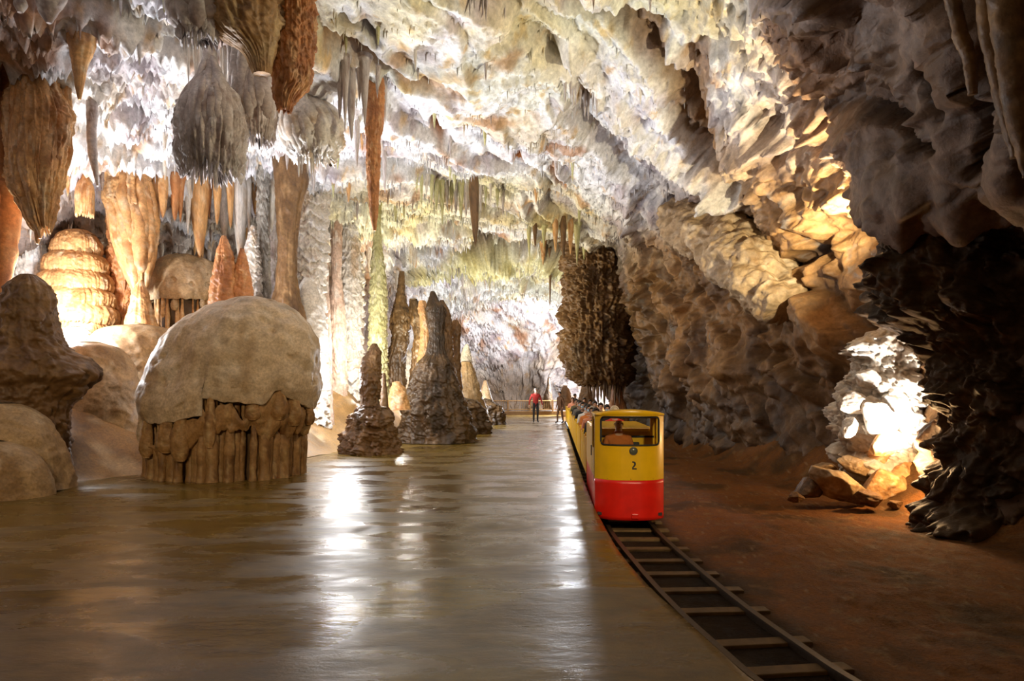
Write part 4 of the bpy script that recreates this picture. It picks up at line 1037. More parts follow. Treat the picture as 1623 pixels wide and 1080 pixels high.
# rubble at the niche
r = random.Random(5)
RUB = [ # px, py of the middle, distance, half sizes, tilt, colour, label
 (1330, 768, 11.9, (0.62, 0.42, 0.36), (0.3, 0.45, 0.4), C_TAN, 'long tilted slab at the front of the rubble pile'),
 (1285, 775, 12.1, (0.42, 0.36, 0.24), (0.2, -0.2, 0.1), C_BRN, 'dark flat block at the left end of the rubble pile'),
 (1372, 792, 11.5, (0.30, 0.30, 0.17), (0.1, 0.3, 0.9), C_BRN, 'dark wedge lying lowest in the rubble pile'),
 (1400, 770, 12.0, (0.44, 0.36, 0.40), (0.5, 0.2, 0.2), C_ORNG, 'tall orange-lit block in the middle of the rubble pile'),
 (1438, 762, 12.1, (0.30, 0.30, 0.32), (0.1, 0.1, 1.2), C_ORNG, 'round glowing boulder at the right end of the rubble pile'),
 (1352, 738, 12.5, (0.40, 0.34, 0.26), (0.2, 0.5, 0.3), C_TAN, 'upper slab leaning on the lit rock face'),
 (1310, 742, 12.9, (0.34, 0.30, 0.14), (0.1, 0.15, 0.8), C_TAN, 'thin plate on top of the rubble pile'),
 (1385, 728, 12.5, (0.30, 0.26, 0.30), (0.4, 0.1, 0.3), C_ORNG, 'angular block wedged below the lit rock face'),
 (1418, 800, 11.4, (0.17, 0.16, 0.11), (0.2, 0.2, 0.3), C_BRN, 'small stone before the round glowing boulder'),
 (1262, 790, 11.8, (0.20, 0.18, 0.11), (0.1, 0.1, 0.6), C_BRN, 'small stone at the left foot of the rubble pile')]
for i, (px, py, Y, sz, rot, cc, lab) in enumerate(RUB):
    tag(boulder('boulder', W(px, py, Y), sz, rot, cc, seed=60 + i, planes=18, rough=0.06, cut=(0.5, 0.85)), lab, 'boulder', 'rubble below the lit niche')
# rocks on the face
for i, (px, py, Y, s) in enumerate([(1356, 640, 12.2, .30), (1392, 662, 12.0, .40), (1420, 640, 12.2, .3), (1372, 600, 12.4, .26), (1346, 676, 12.2, .22), (1404, 706, 11.9, .34)]):
    tag(boulder('boulder', W(px, py, Y), (s, s * .7, s * .8), (i, i * 2, i * 3), C_WHITE if i != 5 else C_ORNG, seed=90 + i, planes=14), ('pale block set in the lit rock face, ' + ['upper left', 'largest, in the middle', 'right of the largest', 'topmost', 'leftmost and small', 'lowest, warm coloured'][i]), 'boulder', 'blocks set in the lit rock face')
# lit small roof pieces and the cap of the long slab


# ------------------------------------------------------------------ stalactites hung from the roof
def cone_proto(seed, cols, n=14, k=18, shape='cone'):
    r = random.Random(seed)
    th = np.linspace(0, 2 * math.pi, n, endpoint=False); s = np.linspace(0, 1, k)
    P = np.zeros((k, n, 3), np.float32)
    bend = (r.uniform(-.05, .05), r.uniform(-.05, .05))
    for i, t in enumerate(s):
        rad = ((1 - t) ** 0.8 * 0.92 + 0.05) * (1.0 + 0.5 * max(0, 0.12 - t) / 0.12)
        if shape == 'carrot': rad = (math.sin(min(1, t * 1.6 + .45) * math.pi / 2)) * (1 - t) ** 0.55 * 1.05 + .03
        P[i, :, 0] = rad * np.cos(th); P[i, :, 1] = rad * np.sin(th); P[i, :, 2] = -t
    nz = ridged(P * np.array([1.6, 1.6, 1.2], np.float32) + seed, 1.0, 2, seed)
    P[..., :2] *= (1 + 0.22 * nz)[..., None]
    P[..., 0] += bend[0] * 3 * P[..., 2]; P[..., 1] += bend[1] * 3 * P[..., 2]
    tint = stone_tint(P * np.array([.3, .3, 1], np.float32) + seed * 3.3, cols, seed % 13, streak=1.0, s=0.3)
    q4 = grid_quads(k, n, wrap=True)
    V = np.concatenate([P.reshape(-1, 3), [[0, 0, .05], [P[-1, :, 0].mean(), P[-1, :, 1].mean(), -1.02]]])
    tint = np.concatenate([tint.reshape(-1, 3), tint[0, :1], tint[-1, :1]])
    j = np.arange(n); j2 = (j + 1) % n; o_ = (k - 1) * n; n0 = k * n
    T = np.concatenate([q4[:, [0, 2, 1]], q4[:, [0, 3, 2]], np.stack([j, j2, np.full(n, n0)], -1), np.stack([o_ + j2, o_ + j, np.full(n, n0 + 1)], -1)])
    return mesh_np('stalactite', V, T[:, ::-1] if False else T, M_FLOW, tint)

HUNG = {}
PRO = {}
for key, cc in (('white', C_WHITE), ('lilac', C_LILAC), ('orange', C_ORNG), ('rust', C_RUST), ('moss', C_MOSS), ('brown', C_BRN)):
    PRO[key] = [cone_proto(10 + i, cc, shape='cone' if i % 2 else 'carrot') for i in range(4)]

def hang(px, top, bot, Y, wpx, key, label, group, rnd):
    dv = Vector(((px - CX) / F, 1.0, (HY - top) / F)); ln = dv.length
    h = ROOF.ray_cast(Vector((0, 0, CZ)), dv.normalized())          # where this spot lies on the roof
    if h[0] is not None and 0.6 * Y < h[0].y < 1.6 * Y: Y = h[0].y
    x, y, z = W(px, top, Y)
    L = (bot - top) * Y / F; rad = wpx / 2 * Y / F
    o = bpy.data.objects.new('stalactite', rnd.choice(PRO[key]))
    COL.objects.link(o)
    o.location = (x, y, z + 0.15); o.scale = (rad, rad, L + 0.15)
    o.rotation_euler = (rnd.uniform(-.02, .02), rnd.uniform(-.02, .02), rnd.uniform(0, 6.28))
    tag(o, label, 'stalactite', group)
    if group: HUNG.setdefault(group, []).append((px, o, label))
    return o

r = random.Random(12)
# the curtain of drips along the near lip of the roof, over the domed cap
xs_ = [236, 248, 262, 274, 283, 296, 318, 334, 346, 357, 368, 380, 392, 402, 432, 446]
for i, px in enumerate(xs_):
    big = i in (6, 9, 11)
    hang(px + r.uniform(-3, 3), 282 + r.uniform(-8, 14), (395 if big else 345) + r.uniform(-12, 26), 17.4 + r.uniform(-.5, .9), (24 if big else r.uniform(10, 17)), r.choice(['orange', 'orange', 'white', 'lilac', 'rust']),
         'stalactite in the row over the domed cap', 'row of stalactites over the domed cap', r)
hang(315, 280, 408, 17.0, 30, 'orange', 'fattest orange carrot-shaped stalactite over the domed cap', None, r)
# clump left of the long rust red one
for i, (px, t, b_, w_) in enumerate([(548, 100, 208, 13), (556, 110, 225, 15), (566, 190, 266, 9), (577, 100, 200, 18), (583, 150, 240, 14), (598, 115, 155, 9), (540, 115, 190, 10), (609, 130, 196, 10), (570, 105, 160, 12)]):
    hang(px, t, b_, 14.2 + 0.2 * (i % 3), w_, 'lilac', 'grey-brown stalactite, clump above the long rust one', 'clump of stalactites above the long rust red one', r)
# fringe in the middle of the roof
for i, (px, t, b_, w_) in enumerate([(668, 284, 322, 6), (676, 284, 316, 6), (684, 286, 334, 7), (692, 286, 334, 8), (700, 286, 356, 10), (708, 288, 330, 7), (716, 290, 326, 8), (723, 290, 342, 9), (731, 288, 350, 11), (738, 290, 345, 8), (762, 294, 338, 7), (770, 296, 330, 6), (778, 292, 322, 6), (788, 300, 330, 6), (797, 306, 340, 6), (660, 284, 308, 5)]):
    hang(px, t, b_, 21.6 + 0.3 * (i % 3), w_, r.choice(['white', 'moss', 'lilac']), 'pale stalactite in the mid-roof fringe', 'fringe of stalactites at mid roof', r)
hang(751, 282, 390, 21.0, 17, 'brown', 'thick brown stalactite at the right end of the mid-roof fringe', None, r)
hang(609, 240, 306, 15.4, 7, 'lilac', 'thin stalactite close right of the long rust red one', None, r)
hang(497, 268, 306, 16.6, 7, 'lilac', 'thin grey spike hanging over the massive white column', None, r)
hang(470, 268, 312, 16.4, 9, 'white', 'white spike hanging over the broad brown column', None, r)
hang(861, 384, 420, 30.0, 12, 'orange', 'short fat orange stalactite hanging over the train, far off', None, r)
hang(873, 400, 492, 31.0, 6, 'brown', 'long thin dark stalactite beside the short fat orange one', None, r)
for i, (px, t, b_, w_) in enumerate([(880, 350, 400, 9), (893, 350, 410, 10), (905, 352, 404, 9), (838, 360, 410, 8), (915, 360, 420, 10), (848, 356, 392, 7)]):
    hang(px, t, b_, 27.0 + .4 * (i % 3), w_, r.choice(['moss', 'orange', 'brown']), 'stalactite left of the broad hanging rock', 'row of stalactites near the hanging rock mass', r)
for i, (px, t, b_, w_) in enumerate([(745, -10, 28, 6), (752, -10, 16, 5), (765, -8, 24, 5), (771, -8, 34, 5), (800, 12, 30, 4)]):
    hang(px, t, b_, 11.0, w_, 'lilac', 'little grey spike at the top picture edge', 'little spikes at the top edge', r)
for i in range(9):
    hang(896 + i * 6.2 + r.uniform(-2, 2), 128 + i * 3.4, 146 + i * 4 + r.uniform(4, 22), 13.6 + i * .1, r.uniform(4, 6), 'lilac', 'short spike in the dark slanting roof row', 'dark slanting row of spikes on the roof', r)
for i in range(10):
    hang(300 + i * 7 + r.uniform(-3, 3), 66 + r.uniform(-6, 10), 95 + r.uniform(4, 60), 12.2 + r.uniform(-.3, .5), r.uniform(6, 11), r.choice(['lilac', 'white']), 'pale stalactite above the hooded grey drapery', 'stalactites above the hooded drapery', r)

# small drips picked on the downward faces of the roof
rs2 = np.random.RandomState(3)
a0, a1 = rb[2] - 30, rb[9]; b0, b1 = cb[2] + 20, cb[9]
Gp = S[a0:a1, b0:b1].reshape(-1, 3); Gn_ = SNf[a0:a1, b0:b1].reshape(-1, 3); Ug = U[a0:a1, b0:b1].reshape(-1)
ppx = CX + Gp[:, 0] / Gp[:, 1] * F; ppy = HY - (Gp[:, 2] - CZ) / Gp[:, 1] * F
ok = (Gn_[:, 2] < -0.45) & (ppx > -20) & (ppx < 1250) & (ppy > -30) & (ppy < 520)
dens = np.clip(fbm(Gp.astype(np.float32), 1.1, 3, 600) * 1.6 + 0.35, 0.0, 1) * np.interp(Ug, [2, 3, 5, 6, 7.5, 9], [1, 1, .8, .45, .3, .12])
area = Gp[:, 1] ** 1.0
wgt = np.where(ok, dens * area, 0); wgt /= wgt.sum()
pick = rs2.choice(len(Gp), 9300, replace=False, p=wgt)
sizes = np.exp(rs2.normal(-2.15, 0.5, len(pick))) * np.interp(Gp[pick][:, 1], [9, 20, 40], [0.9, 1.4, 1.9]) * np.interp(Ug[pick], [4, 6.5], [1.1, .7])
order = np.argsort(-sizes * F / Gp[pick][:, 1]); pick = pick[order]; sizes = sizes[order]
for i in range(150):
    p = Gp[pick[i]]; L = float(sizes[i])
    key = 'orange' if rs2.rand() < .14 else ('moss' if (Ug[pick[i]] > 4.8 and rs2.rand() < .5) else ('lilac' if rs2.rand() < .5 else 'white'))
    o = bpy.data.objects.new('stalactite', PRO[key][i % 4]); COL.objects.link(o)
    rad = L * rs2.uniform(.09, .15); o.location = (p[0], p[1], p[2] + .12); o.scale = (rad, rad, L + .12); o.rotation_euler = (0, 0, rs2.uniform(0, 6))
    tag(o, 'small stalactite scattered over the lit cave roof', 'stalactite', 'small scattered stalactites of the roof')
K = 5; th = np.linspace(0, 2 * math.pi, K, endpoint=False)
n = len(pick) - 150
B = Gp[pick[150:]]; L = sizes[150:]; rad = L * rs2.uniform(.06, .12, n) + .006
V = np.zeros((n, 2 * K + 1, 3), np.float32)
V[:, :K, 0] = B[:, None, 0] + rad[:, None] * np.cos(th); V[:, :K, 1] = B[:, None, 1] + rad[:, None] * np.sin(th); V[:, :K, 2] = B[:, None, 2] + .08
V[:, K:2*K, 0] = B[:, None, 0] + .55 * rad[:, None] * np.cos(th); V[:, K:2*K, 1] = B[:, None, 1] + .55 * rad[:, None] * np.sin(th); V[:, K:2*K, 2] = (B[:, 2] - L * .45)[:, None]
V[:, 2 * K] = B; V[:, 2 * K, 2] -= L
tri = []
for j in range(K):
    j2 = (j + 1) % K
    tri += [(j, j2, K + j2), (j, K + j2, K + j), (K + j, K + j2, 2 * K)]
tri = np.array(tri, np.int32)
T_ = (tri[None] + (np.arange(n) * (2 * K + 1))[:, None, None]).reshape(-1, 3)
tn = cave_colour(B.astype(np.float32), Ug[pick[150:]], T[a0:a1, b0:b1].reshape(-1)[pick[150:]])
tn = tn * rs2.uniform(.55, 1.0, (n, 1))
tint = np.repeat(tn[:, None], 2 * K + 1, 1)
o = link('drip_straws', mesh_np('drip_straws', V, T_, M_FLOW, tint.reshape(-1, 3)), kind='stuff')
tag(o, 'countless thin drip straws bristling all over the cave roof', 'stalactites')

ORD = ['leftmost', 'second', 'third', 'fourth', 'fifth', 'sixth', 'seventh', 'eighth', 'ninth', 'tenth', 'eleventh', 'twelfth', 'thirteenth', 'fourteenth', 'fifteenth', 'sixteenth']
for g_, lst in HUNG.items():
    lst.sort(key=lambda t: t[0])
    for i, (px, o, lab) in enumerate(lst):
        wl_ = 'rightmost' if i == len(lst) - 1 else (ORD[i] if i == 0 else ORD[i] + ' from left')
        o['label'] = lab + ', ' + wl_


# ------------------------------------------------------------------ small mesh tools
class MB:
    """gathers simple shapes into one mesh"""
    def __init__(s): s.v = []; s.f = []
    def add(s, V, Fs):
        o = len(s.v); s.v += [tuple(map(float, p)) for p in V]; s.f += [tuple(i + o for i in f) for f in Fs]; return s
    def box(s, c, h, bev=0.0, rz=0.0):
        x, y, z = h; b = min(bev, x * .9, y * .9, z * .9)
        if b <= 0:
            V = [(sx * x, sy * y, sz * z) for sx in (-1, 1) for sy in (-1, 1) for sz in (-1, 1)]
            Fs = [(0, 1, 3, 2), (4, 6, 7, 5), (0, 4, 5, 1), (2, 3, 7, 6), (0, 2, 6, 4), (1, 5, 7, 3)]
        else:
            bm = bmesh.new(); bmesh.ops.create_cube(bm, size=2.0)
            for v in bm.verts: v.co = Vector((v.co.x * x, v.co.y * y, v.co.z * z))
            bmesh.ops.bevel(bm, geom=list(bm.edges), offset=b, segments=2, affect='EDGES', profile=0.6)
            bm.verts.index_update(); V = [v.co[:] for v in bm.verts]; Fs = [tuple(v.index for v in f.verts) for f in bm.faces]; bm.free()
        ca, sa = math.cos(rz), math.sin(rz)
        V = [(c[0] + p[0] * ca - p[1] * sa, c[1] + p[0] * sa + p[1] * ca, c[2] + p[2]) for p in V]
        return s.add(V, Fs)
    def tube(s, pts, r, n=10, closed=False):
        pts = [Vector(p) for p in pts]; m = len(pts); rr = r if isinstance(r, (list, tuple)) else [r] * m
        V = []; Fs = []
        for i, p in enumerate(pts):
            a = pts[(i - 1) % m] if (closed or i > 0) else p; b = pts[(i + 1) % m] if (closed or i < m - 1) else p
            t = (b - a).normalized(); u = t.cross(Vector((0, 0, 1)) if abs(t.z) < .9 else Vector((0, 1, 0))).normalized(); w_ = u.cross(t)
            for k in range(n):
                an = 2 * math.pi * k / n; V.append(p + (u * math.cos(an) + w_ * math.sin(an)) * rr[i])
        for i in range(m if closed else m - 1):
            for k in range(n):
                a = i * n + k; b = i * n + (k + 1) % n; c = ((i + 1) % m) * n + (k + 1) % n; d_ = ((i + 1) % m) * n + k
                Fs.append((a, b, c, d_))
        if not closed: Fs += [tuple(range(n))[::-1], tuple((m - 1) * n + k for k in range(n))]
        return s.add(V, Fs)
    def ell(s, c, r, nu=14, nv=10):
        V = []; Fs = []
        for i in range(nv + 1):
            ph = math.pi * i / nv
            for k in range(nu):
                a = 2 * math.pi * k / nu
                V.append((c[0] + r[0] * math.sin(ph) * math.cos(a), c[1] + r[1] * math.sin(ph) * math.sin(a), c[2] + r[2] * math.cos(ph)))
        for i in range(nv):
            for k in range(nu):
                Fs.append((i * nu + k, (i + 1) * nu + k, (i + 1) * nu + (k + 1) % nu, i * nu + (k + 1) % nu))
        return s.add(V, Fs)
    def build(s, name, mat, parent=None, smooth=False, kind=None):
        me = bpy.data.meshes.new(name); me.from_pydata(s.v, [], s.f); me.update()
        if smooth:
            for p in me.polygons: p.use_smooth = True
        if mat: me.materials.append(mat)
        return link(name, me, parent, kind)

M_YEL = simple('yellow_paint', (0.86, 0.50, 0.008), rough=0.30, var=0.06, scale=6, coat=0.1)
M_RED = simple('red_paint', (0.78, 0.014, 0.006), rough=0.34, var=0.12, scale=5, coat=0.25)
M_BLK = simple('black_rubber', (0.012, 0.012, 0.012), rough=0.6)
M_STEEL = simple('dull_steel', (0.16, 0.13, 0.10), rough=0.45, metal=0.7)
M_RAIL = simple('rail_steel', (0.07, 0.045, 0.025), rough=0.5, metal=0.35, bump=0.2, scale=30)
M_WOOD = simple('worn_sleeper', (0.16, 0.095, 0.035), rough=0.8, var=0.3, scale=8, bump=0.4)
M_CHAS = simple('chassis_black', (0.03, 0.025, 0.02), rough=0.6)
M_BENCH = simple('bench_seat', (0.22, 0.06, 0.03), rough=0.55)
M_RAILING = simple('railing_paint', (0.30, 0.17, 0.06), rough=0.5)
m, nt, b = new_mat('window_glass'); M_GLASS = m
nt.nodes.remove(b)
tr_ = N(nt, 'ShaderNodeBsdfTransparent'); tr_.inputs[0].default_value = (0.9, 0.93, 0.9, 1)
gl_ = N(nt, 'ShaderNodeBsdfGlossy'); gl_.inputs['Roughness'].default_value = 0.03
fr_ = N(nt, 'ShaderNodeFresnel'); fr_.inputs[0].default_value = 1.5
mx_ = N(nt, 'ShaderNodeMixShader')
nt.links.new(fr_.outputs[0], mx_.inputs[0]); nt.links.new(tr_.outputs[0], mx_.inputs[1]); nt.links.new(gl_.outputs[0], mx_.inputs[2])
nt.links.new(mx_.outputs[0], nt.nodes['Material Output'].inputs[0])
m, nt, b = new_mat('lamp_glass'); M_LENS = m
b.inputs['Base Color'].default_value = (0.10, 0.11, 0.08, 1); b.inputs['Roughness'].default_value = 0.12; b.inputs['Coat Weight'].default_value = 0.8

RZ = -0.30     # rail top
# ------------------------------------------------------------------ track
tr = empty('railway_track', (trk(6)[0], 6, -0.385)); tag(tr, 'narrow curved railway track running beside the wet platform', 'track')
t0 = Vector(tr.location)
prof = [(-.03, 0), (.03, 0), (.03, -.022), (.011, -.032), (.011, -.105), (.045, -.118), (.045, -.13), (-.045, -.13), (-.045, -.118), (-.011, -.105), (-.011, -.032), (-.03, -.022)]
yy = np.concatenate([np.linspace(1.0, 14, 70), np.linspace(14.6, 45, 50)])
for s_ in (-1, 1):
    V = []; Fs = []
    for i, y in enumerate(yy):
        x, a = trk(y); ux, uy = math.cos(a), math.sin(a)
        for (u, z) in prof:
            V.append((x + (s_ * 0.335 + u) * ux - t0.x, y + (s_ * 0.335 + u) * uy - t0.y, RZ + z - t0.z))
    n = len(prof)
    for i in range(len(yy) - 1):
        for k in range(n): Fs.append((i * n + k, i * n + (k + 1) % n, (i + 1) * n + (k + 1) % n, (i + 1) * n + k))
    MB().add(V, Fs).build('rail', M_RAIL, tr)
slp = MB().box((0, 0, 0), (0.56, 0.075, 0.05), 0.012); sme = None
for i in range(24):
    y = 3.3 + i * 0.615
    y = [5.12, 5.68, 6.5, 7.17, 7.8, 8.39, 9.02, 9.62][i - 3] if 3 <= i <= 10 else (9.62 + (i - 10) * .62 if i > 10 else 5.12 - (3 - i) * .62)
    x, a = trk(y)
    if sme is None:
        o = slp.build('sleeper', M_WOOD, tr); sme = o.data
    else:
        o = link('sleeper', sme, tr)
    o.location = (x - t0.x + random.Random(i).uniform(-.03, .05), y - t0.y, -0.405 - t0.z); o.rotation_euler = (0, 0, a)

# ------------------------------------------------------------------ locomotive (front at local y 0, body runs to +y)
ya, yb = 10.0, 13.6
xa, xb = trk(ya)[0] - 0.035, trk(yb)[0]
yaw = math.atan2(-(xb - xa), yb - ya)
loco = empty('locomotive', (xa, ya, RZ), yaw)
tag(loco, 'yellow and red cave train locomotive with the number 2 on its nose', 'locomotive')
HWD = 0.505
def outline(L, bulge=0.17, rc=0.17, n=64):
    """plan of the cab: from the rear left corner, round the bowed nose, to the rear right; returns points and arc lengths"""
    pts = [(-HWD, L)] + [(-HWD, L + (0.22 - L) * i / 14) for i in range(1, 15)]
    for i in range(n + 1):
        a = math.pi - math.pi * i / n
        c, s = math.cos(a), math.sin(a)
        x = HWD * math.copysign(abs(c) ** 0.42, c)
        y = 0.22 - 0.22 * abs(s) ** 0.62 + 0.0
        y = 0.22 - (0.22) * (1 - abs(x / HWD) ** 3.0) if True else y
        y -= 0.03 * (1 - (x / HWD) ** 2)
        pts.append((x, y))
    pts += [(HWD, 0.22 + (L - 0.22) * i / 14) for i in range(1, 15)]
    P = np.array(pts); dd = np.r_[0, np.cumsum(np.hypot(*np.diff(P, axis=0).T))]
    return P, dd
OL, OS = outline(1.0)
def at_s(s, inset=0.0):
    x = np.interp(s, OS, OL[:, 0]); y = np.interp(s, OS, OL[:, 1])
    if inset:
        e = 0.01
        x2 = np.interp(s + e, OS, OL[:, 0]); y2 = np.interp(s + e, OS, OL[:, 1]); x1 = np.interp(s - e, OS, OL[:, 0]); y1 = np.interp(s - e, OS, OL[:, 1])
        tx, ty = x2 - x1, y2 - y1; l = np.hypot(tx, ty) + 1e-9
        return x - inset * (-ty / l) * -1, y - inset * (tx / l) * -1
    return x, y
SM = OS[-1] / 2
def s_of_x(x):
    k = slice(15, 15 + 65)
    return np.interp(x, OL[k, 0], OS[k])
def panel(name, s0, s1, z0, z1, mat, parent, holes=(), th=0.018, ns=160, nz=110, off=0.0):
    ss = np.linspace(s0, s1, ns); zs = np.linspace(z0, z1, nz)
    V = []; Fs = []
    for z in zs:
        for s in ss:
            x, y = at_s(s); V.append((x, y, z))
    def inside(s, z):
        for (a, b_, c, d_, r_) in holes:
            dx = max(a + r_ - s, s - (b_ - r_), 0); dz = max(c + r_ - z, z - (d_ - r_), 0)
            if a <= s <= b_ and c <= z <= d_ and math.hypot(dx, dz) <= r_: return True
        return False
    for j in range(nz - 1):
        for i in range(ns - 1):
            if not inside((ss[i] + ss[i + 1]) / 2, (zs[j] + zs[j + 1]) / 2):
                Fs.append((j * ns + i, j * ns + i + 1, (j + 1) * ns + i + 1, (j + 1) * ns + i))
    o = MB().add(V, Fs).build(name, mat, parent, smooth=True)
    md = o.modifiers.new('thickness', 'SOLIDIFY'); md.thickness = th; md.offset = off
    return o
k0 = RZ
zb = lambda y, Y=10.0: CZ + (HY - y) / F * Y - RZ      # picture row at distance Y -> height over rail
z_bot, z_mid, z_top = 0.125, zb(762, 9.98), 1.66
wl, wr = s_of_x(-0.425), s_of_x(0.425)
wz0, wz1 = zb(706), zb(661.5)
body_o = panel('cab_body', OS[0], OS[-1], z_mid, z_top, M_YEL, loco, holes=[(wl, wr, wz0, wz1, 0.06), (0.15, 0.58, wz0 - 0.1, wz1 - 0.01, .04), (OS[-1] - .58, OS[-1] - .15, wz0 - .1, wz1 - 0.01, .04)], ns=300, nz=140)
panel('red_skirt', OS[0], OS[-1], z_bot, z_mid, M_RED, loco, ns=160, nz=12)
def loop_rr(s0, s1, z0, z1, r_, out=0.012, n=7):
    pts = []
    for (cx_, cz_, a0_) in ((s1 - r_, z1 - r_, 0), (s0 + r_, z1 - r_, 90), (s0 + r_, z0 + r_, 180), (s1 - r_, z0 + r_, 270)):
        for i in range(n):
            a = math.radians(a0_ + 90 * i / (n - 1)); pts.append((cx_ + r_ * math.cos(a), cz_ + r_ * math.sin(a)))
    res = []
    m_ = len(pts)
    for i in range(m_):
        p, q_ = pts[i], pts[(i + 1) % m_]
        k_ = max(1, int(math.hypot(q_[0] - p[0], q_[1] - p[1]) / 0.03))
        for j in range(k_):
            s = p[0] + (q_[0] - p[0]) * j / k_; z = p[1] + (q_[1] - p[1]) * j / k_
            x, y = at_s(s); res.append((x, y - (out if abs(x) < HWD - 0.01 else 0), z))
    return res
gk = MB().tube(loop_rr(wl, wr, wz0, wz1, 0.06), 0.014, 8, closed=True).build('window_gasket', M_BLK, loco, smooth=True)
# windscreen pane
ss = np.linspace(wl, wr, 40)
V = []; Fs = []
for z in (wz0, wz1):
    for s in ss:
        x, y = at_s(s); V.append((x, y + 0.004, z))
for i in range(39): Fs.append((i, i + 1, 40 + i + 1, 40 + i))
g = MB().add(V, Fs).build('windscreen', M_GLASS, loco, smooth=True)
# roof, slightly arched, thin lip over the body
V = []; Fs = []; nn = 40
for lay, (sc_, dz) in enumerate(((1.0, 0.0), (1.035, 0.004), (1.04, 0.02), (1.02, 0.032))):
    for i in range(nn):
        s = OS[0] + (OS[-1] - OS[0]) * i / (nn - 1); x, y = at_s(s)
        V.append((x * sc_, (y - 0.4) * sc_ + 0.4, 1.655 + dz + 0.055 * (1 - (x / HWD) ** 2) * (1 if lay > 1 else 0)))
for l_ in range(3):
    for i in range(nn):
        Fs.append((l_ * nn + i, l_ * nn + (i + 1) % nn, (l_ + 1) * nn + (i + 1) % nn, (l_ + 1) * nn + i))
cidx = len(V); rows_ = 8
# roof skin across
for k_ in range(1, rows_):
    f_ = k_ / rows_
    for i in range(nn):
        bx, by, bz = V[3 * nn + i]; x = bx; y = by + (0.5 - by) * f_
        V.append((x * (1 - 0.0 * f_), y, 1.687 + 0.055 * (1 - (x / HWD) ** 2)))
prev = 3 * nn
for k_ in range(1, rows_):
    cur = cidx + (k_ - 1) * nn
    for i in range(nn): Fs.append((prev + i, prev + (i + 1) % nn, cur + (i + 1) % nn, cur + i))
    prev = cur
MB().add(V, Fs).build('roof', M_YEL, loco, smooth=True)
MB().box((0, 0.55, 1.675), (HWD - .01, 0.46, 0.008)).build('roof_lining', M_YEL, loco)
# cab rear wall with a low window, floor, door strips
rw = MB(); rw.box((0, 1.0, 0.75), (HWD - .02, 0.015, 0.52)); rw.box((-HWD + .05, 1.0, 1.46), (0.04, 0.015, 0.2)); rw.box((HWD - .05, 1.0, 1.46), (0.04, 0.015, 0.2)); rw.box((0, 1.0, 1.62), (HWD - .02, .015, .04))
rw.build('rear_wall', M_YEL, loco)
MB().box((0, 0.99, 1.285), (HWD - .03, 0.02, 0.014)).build('rear_window_bar', M_BLK, loco)
MB().box((0, 0.55, 0.2), (HWD - .03, 0.45, 0.02)).build('cab_floor', M_CHAS, loco)
MB().box((0, 0.22, 0.95), (0.36, 0.09, 0.03), .01).box((0, 0.3, 0.6), (0.3, 0.03, 0.36), .01).build('control_desk', M_CHAS, loco)
MB().box((0, 0.86, 0.72), (0.24, 0.13, 0.05), .02).box((0, 0.96, 1.0), (0.24, 0.03, 0.2), .02).build('driver_seat', M_BLK, loco)
for s_ in (-1, 1):
    MB().tube([(s_ * (HWD + .004), 0.27, 0.66), (s_ * (HWD + .004), 0.27, 1.6)], 0.014, 6).build('door_seal', M_BLK, loco)
    MB().tube([(s_ * (HWD + .004), 0.92, 0.66), (s_ * (HWD + .004), 0.92, 1.6)], 0.010, 6).build('door_seal', M_BLK, loco)
    h = MB().tube([(s_ * (HWD + .03), 0.80, 1.0), (s_ * (HWD + .03), 0.80, 1.16)], 0.008, 6).build('door_handle', M_STEEL, loco)
# hood
hd = MB().box((0, 2.22, 1.03), (HWD - .0, 1.2, 0.39), 0.05); hd.build('hood', M_YEL, loco)
MB().box((0, 2.22, 0.40), (HWD - .005, 1.2, 0.25), 0.02).build('hood_skirt', M_RED, loco)
MB().box((0, 1.8, 0.2), (0.36, 1.55, 0.08)).build('chassis', M_CHAS, loco)
for wy in (0.75, 2.6):
    for s_ in (-1, 1):
        wm = MB().tube([(s_ * 0.30, wy, 0.15), (s_ * 0.37, wy, 0.15)], 0.15, 20); wm.build('wheel', M_STEEL, loco, smooth=False)
# headlight
hx = (1003.5 - 999.5) / F * 10; hz = zb(715, 9.98)
MB().tube([(hx, 0.02, hz), (hx, -0.045, hz)], [0.056, 0.060], 24).build('headlight', M_STEEL, loco, smooth=False)
MB().ell((hx, -0.045, hz), (0.053, 0.022, 0.053), 20, 10).build('headlight_lens', M_LENS, loco, smooth=True)
MB().tube([(hx + 0.056 * math.cos(2 * math.pi * k / 24), -0.047, hz + 0.056 * math.sin(2 * math.pi * k / 24)) for k in range(24)], 0.006, 6, closed=True).build('headlight_rim', M_STEEL, loco, smooth=True)
fc = bpy.data.curves.new('number', 'FONT'); fc.body = '2'; fc.size = 0.168; fc.extrude = 0.002; fc.align_x = 'CENTER'; fc.offset = 0.0025
fc.materials.append(M_BLK)
tmp = bpy.data.objects.new('number', fc); COL.objects.link(tmp); dg = bpy.context.evaluated_depsgraph_get(); dg.update()
nme = bpy.data.meshes.new_from_object(tmp.evaluated_get(dg)); bpy.data.objects.remove(tmp)
no = link('number', nme, loco)
no.location = (hx, -0.036, zb(744.3, 9.97)); no.rotation_euler = (math.pi / 2, 0, 0); no.scale = (1.2, 1, 1)
for x in (-0.33, 0.0, 0.33):
    xx, y_ = at_s(s_of_x(x)); MB().ell((xx, y_ - .008, z_mid + 0.02), (0.006, 0.004, 0.006), 8, 6).build('rivet', M_STEEL, loco)
MB().box((0.06, -0.04, 0.19), (0.05, 0.025, 0.035), .01).build('coupling', M_RED, loco)

